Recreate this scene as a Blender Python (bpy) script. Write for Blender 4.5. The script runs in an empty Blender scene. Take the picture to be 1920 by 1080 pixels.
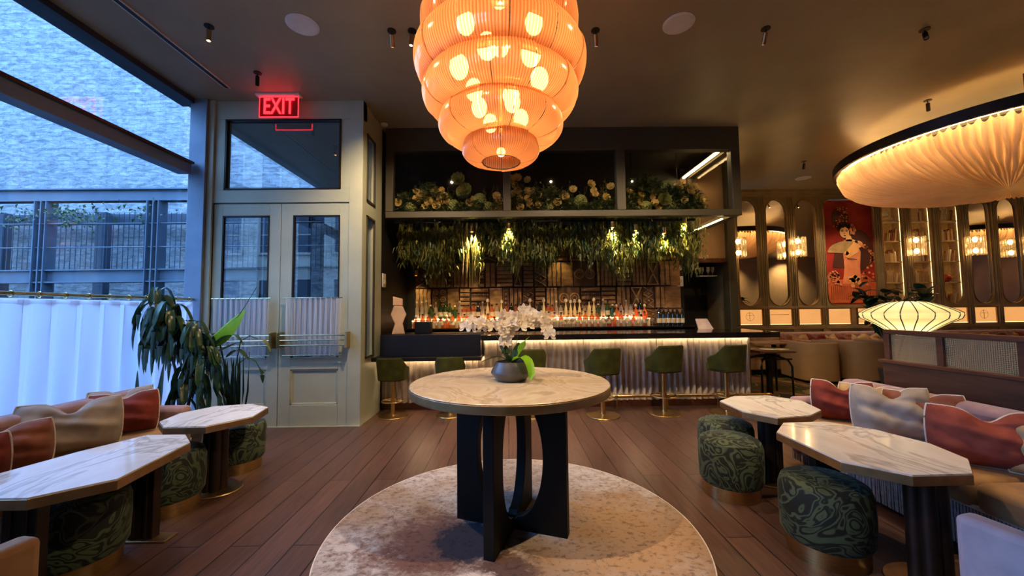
import bpy, bmesh, math, random
from mathutils import Vector, Matrix
PI = math.pi
random.seed(11)
SC = bpy.context.scene
COL = SC.collection
def R(d): return math.radians(d)

# ------------------------------------------------------------------ materials
def nt(name):
    m = bpy.data.materials.new(name); m.use_nodes = True
    t = m.node_tree; t.nodes.clear()
    return m, t.nodes, t.links
def N(ns, ty, **kw):
    n = ns.new(ty)
    for k, v in kw.items():
        if k in n.inputs: n.inputs[k].default_value = v
        else: setattr(n, k, v)
    return n
def c4(c): return (c[0], c[1], c[2], 1)
def srgb(r, g, b):
    f = lambda v: ((v/255+.055)/1.055)**2.4 if v > 10 else v/255/12.92
    return (f(r), f(g), f(b))
def coords(ns, ls, stretch=(1, 1, 1), rot=(0, 0, 0)):
    tc = N(ns, 'ShaderNodeTexCoord'); mp = N(ns, 'ShaderNodeMapping')
    mp.inputs['Scale'].default_value = stretch; mp.inputs['Rotation'].default_value = rot
    ls.new(tc.outputs['Object'], mp.inputs['Vector'])
    return mp.outputs['Vector']
def pm(name, c1, c2=None, scale=6, rough=.5, metal=0, bump=0, bscale=None, stretch=(1, 1, 1), sheen=0, coat=0,
       spec=.5, dist=0, detail=4, lo=.35, hi=.65, trans=0, rvar=0):
    """principled material whose colour wanders between two tones by noise"""
    m, ns, ls = nt(name)
    out = N(ns, 'ShaderNodeOutputMaterial'); p = N(ns, 'ShaderNodeBsdfPrincipled')
    p.inputs['Roughness'].default_value = rough; p.inputs['Metallic'].default_value = metal
    p.inputs['Specular IOR Level'].default_value = spec
    p.inputs['Sheen Weight'].default_value = sheen; p.inputs['Sheen Roughness'].default_value = .4
    p.inputs['Coat Weight'].default_value = coat; p.inputs['Coat Roughness'].default_value = .08
    v = coords(ns, ls, stretch)
    n = N(ns, 'ShaderNodeTexNoise', Scale=scale, Detail=detail, Distortion=dist); ls.new(v, n.inputs['Vector'])
    r = N(ns, 'ShaderNodeValToRGB'); e = r.color_ramp.elements
    if c2 is None: c2 = tuple(x*.82 for x in c1)
    e[0].position = lo; e[0].color = c4(c1); e[1].position = hi; e[1].color = c4(c2)
    ls.new(n.outputs['Fac'], r.inputs['Fac']); ls.new(r.outputs['Color'], p.inputs['Base Color'])
    if rvar:
        mr = N(ns, 'ShaderNodeMapRange'); mr.inputs['To Min'].default_value = rough-rvar; mr.inputs['To Max'].default_value = rough+rvar
        ls.new(n.outputs['Fac'], mr.inputs['Value']); ls.new(mr.outputs['Result'], p.inputs['Roughness'])
    if bump:
        n2 = N(ns, 'ShaderNodeTexNoise', Scale=bscale or scale*3, Detail=3); ls.new(v, n2.inputs['Vector'])
        b = N(ns, 'ShaderNodeBump', Strength=bump, Distance=.01); ls.new(n2.outputs['Fac'], b.inputs['Height'])
        ls.new(b.outputs['Normal'], p.inputs['Normal'])
    if trans:
        t = N(ns, 'ShaderNodeBsdfTranslucent'); ls.new(r.outputs['Color'], t.inputs['Color'])
        mx = N(ns, 'ShaderNodeMixShader', Fac=trans); ls.new(p.outputs[0], mx.inputs[1]); ls.new(t.outputs[0], mx.inputs[2])
        ls.new(mx.outputs[0], out.inputs[0])
    else: ls.new(p.outputs[0], out.inputs[0])
    return m
def em(name, col, strength, var=0):
    m, ns, ls = nt(name)
    out = N(ns, 'ShaderNodeOutputMaterial'); e = N(ns, 'ShaderNodeEmission', Strength=strength)
    e.inputs['Color'].default_value = c4(col)
    if var:
        v = coords(ns, ls); n = N(ns, 'ShaderNodeTexNoise', Scale=3); ls.new(v, n.inputs['Vector'])
        mr = N(ns, 'ShaderNodeMapRange'); mr.inputs['To Min'].default_value = strength*(1-var); mr.inputs['To Max'].default_value = strength*(1+var)
        ls.new(n.outputs['Fac'], mr.inputs['Value']); ls.new(mr.outputs['Result'], e.inputs['Strength'])
    ls.new(e.outputs[0], out.inputs[0]); m.diffuse_color = c4(col)
    return m
def glass(name, tint, refl=.1, rough=.02, body=None, bodyf=0, bump=0, gmax=.6):
    """thin glass: transparent + mirror reflection (+ a coloured translucent body)"""
    m, ns, ls = nt(name)
    out = N(ns, 'ShaderNodeOutputMaterial')
    t = N(ns, 'ShaderNodeBsdfTransparent'); t.inputs['Color'].default_value = c4(tint)
    g = N(ns, 'ShaderNodeBsdfGlossy', Roughness=rough)
    v = coords(ns, ls); nn = N(ns, 'ShaderNodeTexNoise', Scale=1.5); ls.new(v, nn.inputs['Vector'])
    b = N(ns, 'ShaderNodeBump', Strength=max(bump, .02), Distance=.004); ls.new(nn.outputs['Fac'], b.inputs['Height'])
    ls.new(b.outputs['Normal'], g.inputs['Normal'])
    lw = N(ns, 'ShaderNodeLayerWeight', Blend=.5); pw = N(ns, 'ShaderNodeMath', operation='POWER'); pw.inputs[1].default_value = 4.5
    ls.new(lw.outputs['Facing'], pw.inputs[0])
    mr = N(ns, 'ShaderNodeMapRange'); mr.inputs['To Min'].default_value = refl; mr.inputs['To Max'].default_value = max(gmax, refl)
    ls.new(pw.outputs[0], mr.inputs['Value'])
    base = t
    if bodyf:
        d = N(ns, 'ShaderNodeBsdfTranslucent'); d.inputs['Color'].default_value = c4(body)
        d2 = N(ns, 'ShaderNodeBsdfDiffuse'); d2.inputs['Color'].default_value = c4(body)
        md = N(ns, 'ShaderNodeMixShader', Fac=.35); ls.new(d.outputs[0], md.inputs[1]); ls.new(d2.outputs[0], md.inputs[2])
        mb = N(ns, 'ShaderNodeMixShader', Fac=bodyf); ls.new(t.outputs[0], mb.inputs[1]); ls.new(md.outputs[0], mb.inputs[2]); base = mb
    mx = N(ns, 'ShaderNodeMixShader'); ls.new(mr.outputs['Result'], mx.inputs['Fac'])
    ls.new(base.outputs[0], mx.inputs[1]); ls.new(g.outputs[0], mx.inputs[2]); ls.new(mx.outputs[0], out.inputs[0])
    return m
def floor_mat():
    m, ns, ls = nt('dark_plank_wood')
    out = N(ns, 'ShaderNodeOutputMaterial'); p = N(ns, 'ShaderNodeBsdfPrincipled')
    v = coords(ns, ls, rot=(0, 0, R(90)))
    br = N(ns, 'ShaderNodeTexBrick'); ls.new(v, br.inputs['Vector'])
    br.inputs['Scale'].default_value = 1; br.inputs['Brick Width'].default_value = 2.6; br.inputs['Row Height'].default_value = .2
    br.inputs['Mortar Size'].default_value = .004; br.inputs['Mortar Smooth'].default_value = .1; br.offset = .37
    br.inputs['Color1'].default_value = c4(srgb(98, 70, 60)); br.inputs['Color2'].default_value = c4(srgb(80, 56, 48)); br.inputs['Mortar'].default_value = c4(srgb(22, 16, 14))
    v2 = coords(ns, ls, (14, 1.2, 1)); gn = N(ns, 'ShaderNodeTexNoise', Scale=3, Detail=6, Distortion=.6); ls.new(v2, gn.inputs['Vector'])
    rr = N(ns, 'ShaderNodeValToRGB'); rr.color_ramp.elements[0].color = (.62, .62, .62, 1); rr.color_ramp.elements[1].color = (1.15, 1.12, 1.1, 1)
    rr.color_ramp.elements[0].position = .3; rr.color_ramp.elements[1].position = .7
    ls.new(gn.outputs['Fac'], rr.inputs['Fac'])
    mx = N(ns, 'ShaderNodeMix', data_type='RGBA', blend_type='MULTIPLY'); mx.inputs[0].default_value = 1
    ls.new(br.outputs['Color'], mx.inputs[6]); ls.new(rr.outputs['Color'], mx.inputs[7]); ls.new(mx.outputs[2], p.inputs['Base Color'])
    p.inputs['Roughness'].default_value = .36; p.inputs['Specular IOR Level'].default_value = .5
    b = N(ns, 'ShaderNodeBump', Strength=.35, Distance=.003); ls.new(br.outputs['Fac'], b.inputs['Height']); b.invert = True
    ls.new(b.outputs['Normal'], p.inputs['Normal']); ls.new(p.outputs[0], out.inputs[0])
    return m
def brick_mat():
    m, ns, ls = nt('painted_brick')
    out = N(ns, 'ShaderNodeOutputMaterial'); p = N(ns, 'ShaderNodeBsdfPrincipled', Roughness=.85)
    tc = N(ns, 'ShaderNodeTexCoord'); sx = N(ns, 'ShaderNodeSeparateXYZ'); cx = N(ns, 'ShaderNodeCombineXYZ')
    ls.new(tc.outputs['Object'], sx.inputs[0]); ls.new(sx.outputs['X'], cx.inputs['X']); ls.new(sx.outputs['Z'], cx.inputs['Y'])
    w = N(ns, 'ShaderNodeTexNoise', Scale=2.2, Detail=3); ls.new(cx.outputs[0], w.inputs['Vector'])
    va = N(ns, 'ShaderNodeVectorMath', operation='SCALE'); ls.new(w.outputs['Color'], va.inputs[0]); va.inputs['Scale'].default_value = .12
    vb = N(ns, 'ShaderNodeVectorMath', operation='ADD'); ls.new(cx.outputs[0], vb.inputs[0]); ls.new(va.outputs[0], vb.inputs[1])
    br = N(ns, 'ShaderNodeTexBrick'); ls.new(vb.outputs[0], br.inputs['Vector'])
    br.inputs['Scale'].default_value = 1; br.inputs['Brick Width'].default_value = .3; br.inputs['Row Height'].default_value = .1
    br.inputs['Mortar Size'].default_value = .012; br.inputs['Mortar Smooth'].default_value = 1
    br.inputs['Color1'].default_value = c4((.36, .37, .37)); br.inputs['Color2'].default_value = c4((.28, .29, .29)); br.inputs['Mortar'].default_value = c4((.22, .23, .23))
    st = N(ns, 'ShaderNodeMapping'); st.inputs['Scale'].default_value = (1, 2.6, 1); ls.new(cx.outputs[0], st.inputs['Vector'])
    n = N(ns, 'ShaderNodeTexNoise', Scale=4.5, Detail=7, Roughness=.65, Distortion=.8); ls.new(st.outputs[0], n.inputs['Vector'])
    rr = N(ns, 'ShaderNodeValToRGB'); e = rr.color_ramp.elements; e[0].position = .36; e[0].color = (.45, .48, .5, 1); e[1].position = .6; e[1].color = (1.1, 1.1, 1.1, 1)
    ls.new(n.outputs['Fac'], rr.inputs['Fac'])
    mx = N(ns, 'ShaderNodeMix', data_type='RGBA', blend_type='MULTIPLY'); mx.inputs[0].default_value = 1
    ls.new(br.outputs['Color'], mx.inputs[6]); ls.new(rr.outputs['Color'], mx.inputs[7]); ls.new(mx.outputs[2], p.inputs['Base Color'])
    b = N(ns, 'ShaderNodeBump', Strength=.6, Distance=.05); ls.new(n.outputs['Fac'], b.inputs['Height']); ls.new(b.outputs['Normal'], p.inputs['Normal'])
    ls.new(p.outputs[0], out.inputs[0])
    return m
def marble_mat(name, base, vein, warm, rough=.08, scale=1.6):
    m, ns, ls = nt(name)
    out = N(ns, 'ShaderNodeOutputMaterial'); p = N(ns, 'ShaderNodeBsdfPrincipled', Roughness=rough)
    v = coords(ns, ls, (1, .7, 1), (0, 0, .6))
    w = N(ns, 'ShaderNodeTexNoise', Scale=scale, Detail=4, Roughness=.55, Distortion=1.4); ls.new(v, w.inputs['Vector'])
    r = N(ns, 'ShaderNodeValToRGB'); e = r.color_ramp.elements
    e[0].position = .0; e[0].color = c4(base); e[1].position = 1; e[1].color = c4(base)
    for pos, c in ((.36, warm), (.455, base), (.49, vein), (.52, base), (.60, warm), (.68, base)):
        k = e.new(pos); k.color = c4(c)
    ls.new(w.outputs['Fac'], r.inputs['Fac']); ls.new(r.outputs['Color'], p.inputs['Base Color'])
    ls.new(p.outputs[0], out.inputs[0])
    return m
def scroll_mat():
    m, ns, ls = nt('scroll_cut_velvet')
    out = N(ns, 'ShaderNodeOutputMaterial'); p = N(ns, 'ShaderNodeBsdfPrincipled', Roughness=.75)
    v = coords(ns, ls)
    n = N(ns, 'ShaderNodeTexNoise', Scale=4.6, Detail=1.2, Distortion=2.2); ls.new(v, n.inputs['Vector'])
    r = N(ns, 'ShaderNodeValToRGB'); e = r.color_ramp.elements; D = srgb(14, 20, 14); L = srgb(72, 86, 62)
    e[0].position = 0; e[0].color = c4(D); e[1].position = 1; e[1].color = c4(D)
    for pos, c in ((.36, D), (.38, L), (.43, L), (.45, D), (.50, D), (.52, L), (.56, L), (.58, D), (.63, D), (.66, L)):
        k = e.new(pos); k.color = c4(c)
    ls.new(n.outputs['Fac'], r.inputs['Fac']); ls.new(r.outputs['Color'], p.inputs['Base Color'])
    p.inputs['Sheen Weight'].default_value = .12; p.inputs['Sheen Roughness'].default_value = .35
    p.inputs['Sheen Tint'].default_value = (.75, .9, .75, 1)
    b = N(ns, 'ShaderNodeBump', Strength=.5, Distance=.006); ls.new(r.outputs['Color'], b.inputs['Height']); ls.new(b.outputs['Normal'], p.inputs['Normal'])
    ls.new(p.outputs[0], out.inputs[0])
    return m
def rug_mat():
    m, ns, ls = nt('distressed_rug')
    out = N(ns, 'ShaderNodeOutputMaterial'); p = N(ns, 'ShaderNodeBsdfPrincipled', Roughness=.95)
    v = coords(ns, ls, (1, 1.3, 1))
    big = N(ns, 'ShaderNodeTexNoise', Scale=1.3, Detail=2, Distortion=.6); ls.new(v, big.inputs['Vector'])
    fine = N(ns, 'ShaderNodeTexNoise', Scale=24, Detail=6, Roughness=.7); ls.new(v, fine.inputs['Vector'])
    mid = N(ns, 'ShaderNodeTexNoise', Scale=11, Detail=7, Roughness=.75, Distortion=.4); ls.new(v, mid.inputs['Vector'])
    # pale ground with brown and ochre blotches
    r1 = N(ns, 'ShaderNodeValToRGB'); e = r1.color_ramp.elements
    e[0].position = .30; e[0].color = c4(srgb(108, 88, 80)); e[1].position = .56; e[1].color = c4(srgb(178, 170, 168))
    k = e.new(.43); k.color = c4(srgb(160, 146, 138))
    ls.new(mid.outputs['Fac'], r1.inputs['Fac'])
    r2 = N(ns, 'ShaderNodeValToRGB'); e = r2.color_ramp.elements
    e[0].position = .40; e[0].color = (1, 1, 1, 1); e[1].position = .66; e[1].color = c4(srgb(214, 186, 150))
    ls.new(big.outputs['Fac'], r2.inputs['Fac'])
    m1 = N(ns, 'ShaderNodeMix', data_type='RGBA', blend_type='MULTIPLY'); m1.inputs[0].default_value = 1
    ls.new(r1.outputs['Color'], m1.inputs[6]); ls.new(r2.outputs['Color'], m1.inputs[7])
    # one dark indigo/umber stain left of centre: distance field broken up by noise
    tc = N(ns, 'ShaderNodeTexCoord'); 
    def blob(cx, cy, sx, sy, r0, r1_, amt):
        mp = N(ns, 'ShaderNodeMapping'); mp.inputs['Location'].default_value = (-cx/sx, -cy/sy, 0); mp.inputs['Scale'].default_value = (1/sx, 1/sy, 0)
        ls.new(tc.outputs['Object'], mp.inputs['Vector'])
        ln = N(ns, 'ShaderNodeVectorMath', operation='LENGTH'); ls.new(mp.outputs[0], ln.inputs[0])
        ad = N(ns, 'ShaderNodeMath', operation='MULTIPLY_ADD'); ls.new(mid.outputs['Fac'], ad.inputs[0]); ad.inputs[1].default_value = amt; ls.new(ln.outputs['Value'], ad.inputs[2])
        mr = N(ns, 'ShaderNodeMapRange'); mr.inputs['From Min'].default_value = r0; mr.inputs['From Max'].default_value = r1_
        mr.inputs['To Min'].default_value = 1; mr.inputs['To Max'].default_value = 0; ls.new(ad.outputs[0], mr.inputs['Value'])
        return mr.outputs['Result']
    cur = m1.outputs[2]
    for args, col in (((-.50, -.16, .50, .42, 1.45, 2.1, 1.9), srgb(104, 72, 62)), ((-.05, -.42, .26, .26, 1.4, 1.9, 1.9), srgb(84, 60, 52)), ((-.28, -.12, .20, .20, 1.65, 1.95, 1.4), srgb(40, 38, 50)),
                      ((.36, -.04, .16, .14, 1.5, 1.9, 1.6), srgb(150, 160, 184)), ((-.22, -.50, .16, .10, 1.5, 1.8, 1.8), srgb(196, 180, 172)), ((.70, -.10, .42, .5, 1.3, 2.2, 1.4), srgb(176, 140, 104))):
        mm = N(ns, 'ShaderNodeMix', data_type='RGBA'); ls.new(blob(*args), mm.inputs[0]); ls.new(cur, mm.inputs[6]); mm.inputs[7].default_value = c4(col); cur = mm.outputs[2]
    r3 = N(ns, 'ShaderNodeValToRGB'); e = r3.color_ramp.elements; e[0].position = .36; e[0].color = (.42, .38, .37, 1); e[1].position = .48; e[1].color = (1.05, 1.05, 1.05, 1)
    ls.new(fine.outputs['Fac'], r3.inputs['Fac'])
    m2 = N(ns, 'ShaderNodeMix', data_type='RGBA', blend_type='MULTIPLY'); m2.inputs[0].default_value = .8
    ls.new(cur, m2.inputs[6]); ls.new(r3.outputs['Color'], m2.inputs[7]); ls.new(m2.outputs[2], p.inputs['Base Color'])
    b = N(ns, 'ShaderNodeBump', Strength=.4, Distance=.004); ls.new(fine.outputs['Fac'], b.inputs['Height']); ls.new(b.outputs['Normal'], p.inputs['Normal'])
    ls.new(p.outputs[0], out.inputs[0])
    return m
def carpet_mat():
    m, ns, ls = nt('swirl_carpet')
    out = N(ns, 'ShaderNodeOutputMaterial'); p = N(ns, 'ShaderNodeBsdfPrincipled', Roughness=.95)
    v = coords(ns, ls); n = N(ns, 'ShaderNodeTexNoise', Scale=1.1, Detail=1, Distortion=1.2); ls.new(v, n.inputs['Vector'])
    r = N(ns, 'ShaderNodeValToRGB'); r.color_ramp.interpolation = 'CONSTANT'; e = r.color_ramp.elements
    e[0].position = 0; e[0].color = c4(srgb(120, 72, 44)); e[1].position = .42; e[1].color = c4(srgb(74, 76, 40))
    for pos, c in ((.47, srgb(140, 122, 74)), (.485, srgb(52, 56, 32)), (.54, srgb(140, 84, 52)), (.6, srgb(60, 62, 34)), (.62, srgb(150, 128, 80))):
        k = e.new(pos); k.color = c4(c)
    ls.new(n.outputs['Fac'], r.inputs['Fac']); ls.new(r.outputs['Color'], p.inputs['Base Color']); ls.new(p.outputs[0], out.inputs[0])
    return m
def cane_mat():
    m, ns, ls = nt('woven_cane')
    out = N(ns, 'ShaderNodeOutputMaterial'); p = N(ns, 'ShaderNodeBsdfPrincipled', Roughness=.45)
    p.inputs['Base Color'].default_value = c4(srgb(190, 160, 110))
    tc = N(ns, 'ShaderNodeTexCoord'); sx = N(ns, 'ShaderNodeSeparateXYZ'); ls.new(tc.outputs['Object'], sx.inputs[0])
    outs = []
    for o, f in (('Y', 1/.014), ('Z', 1/.014)):
        a = N(ns, 'ShaderNodeMath', operation='MULTIPLY'); ls.new(sx.outputs[o], a.inputs[0]); a.inputs[1].default_value = f
        b = N(ns, 'ShaderNodeMath', operation='FRACT'); ls.new(a.outputs[0], b.inputs[0])
        c = N(ns, 'ShaderNodeMath', operation='LESS_THAN'); ls.new(b.outputs[0], c.inputs[0]); c.inputs[1].default_value = .34; outs.append(c)
    mxx = N(ns, 'ShaderNodeMath', operation='MAXIMUM'); ls.new(outs[0].outputs[0], mxx.inputs[0]); ls.new(outs[1].outputs[0], mxx.inputs[1])
    t = N(ns, 'ShaderNodeBsdfTransparent'); mx = N(ns, 'ShaderNodeMixShader'); ls.new(mxx.outputs[0], mx.inputs['Fac'])
    ls.new(t.outputs[0], mx.inputs[1]); ls.new(p.outputs[0], mx.inputs[2]); ls.new(mx.outputs[0], out.inputs[0])
    return m
def curtain_mat(name, col, tr=.55, open_=.18):
    m, ns, ls = nt(name)
    out = N(ns, 'ShaderNodeOutputMaterial')
    d = N(ns, 'ShaderNodeBsdfDiffuse'); d.inputs['Color'].default_value = c4(col)
    t = N(ns, 'ShaderNodeBsdfTranslucent'); t.inputs['Color'].default_value = c4(col)
    x = N(ns, 'ShaderNodeBsdfTransparent')
    v = coords(ns, ls, (1, 1, .1)); n = N(ns, 'ShaderNodeTexNoise', Scale=40); ls.new(v, n.inputs['Vector'])
    b = N(ns, 'ShaderNodeBump', Strength=.1, Distance=.003); ls.new(n.outputs['Fac'], b.inputs['Height']); ls.new(b.outputs[0], d.inputs['Normal'])
    m1 = N(ns, 'ShaderNodeMixShader', Fac=tr); ls.new(d.outputs[0], m1.inputs[1]); ls.new(t.outputs[0], m1.inputs[2])
    m2 = N(ns, 'ShaderNodeMixShader', Fac=open_); ls.new(m1.outputs[0], m2.inputs[1]); ls.new(x.outputs[0], m2.inputs[2]); ls.new(m2.outputs[0], out.inputs[0])
    return m

def reeded_glass():
    m, ns, ls = nt('amber_ribbed_glass')
    out = N(ns, 'ShaderNodeOutputMaterial'); at = N(ns, 'ShaderNodeAttribute', attribute_name='reed')
    t = N(ns, 'ShaderNodeBsdfTransparent'); t.inputs['Color'].default_value = (1, .60, .30, 1)
    cr = N(ns, 'ShaderNodeValToRGB'); cr.color_ramp.elements[0].color = (.50, .15, .035, 1); cr.color_ramp.elements[1].color = (1, .54, .25, 1)
    ls.new(at.outputs['Fac'], cr.inputs['Fac'])
    d = N(ns, 'ShaderNodeBsdfTranslucent'); d2 = N(ns, 'ShaderNodeBsdfDiffuse'); ls.new(cr.outputs[0], d.inputs['Color']); ls.new(cr.outputs[0], d2.inputs['Color'])
    md = N(ns, 'ShaderNodeMixShader', Fac=.35); ls.new(d.outputs[0], md.inputs[1]); ls.new(d2.outputs[0], md.inputs[2])
    mr = N(ns, 'ShaderNodeMapRange'); mr.inputs['To Min'].default_value = .94; mr.inputs['To Max'].default_value = .62; ls.new(at.outputs['Fac'], mr.inputs['Value'])
    mb = N(ns, 'ShaderNodeMixShader'); ls.new(mr.outputs['Result'], mb.inputs['Fac']); ls.new(t.outputs[0], mb.inputs[1]); ls.new(md.outputs[0], mb.inputs[2])
    g = N(ns, 'ShaderNodeBsdfGlossy', Roughness=.12); g.inputs['Color'].default_value = (1, .85, .7, 1)
    mx = N(ns, 'ShaderNodeMixShader', Fac=.10); ls.new(mb.outputs[0], mx.inputs[1]); ls.new(g.outputs[0], mx.inputs[2]); ls.new(mx.outputs[0], out.inputs[0])
    return m
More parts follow.
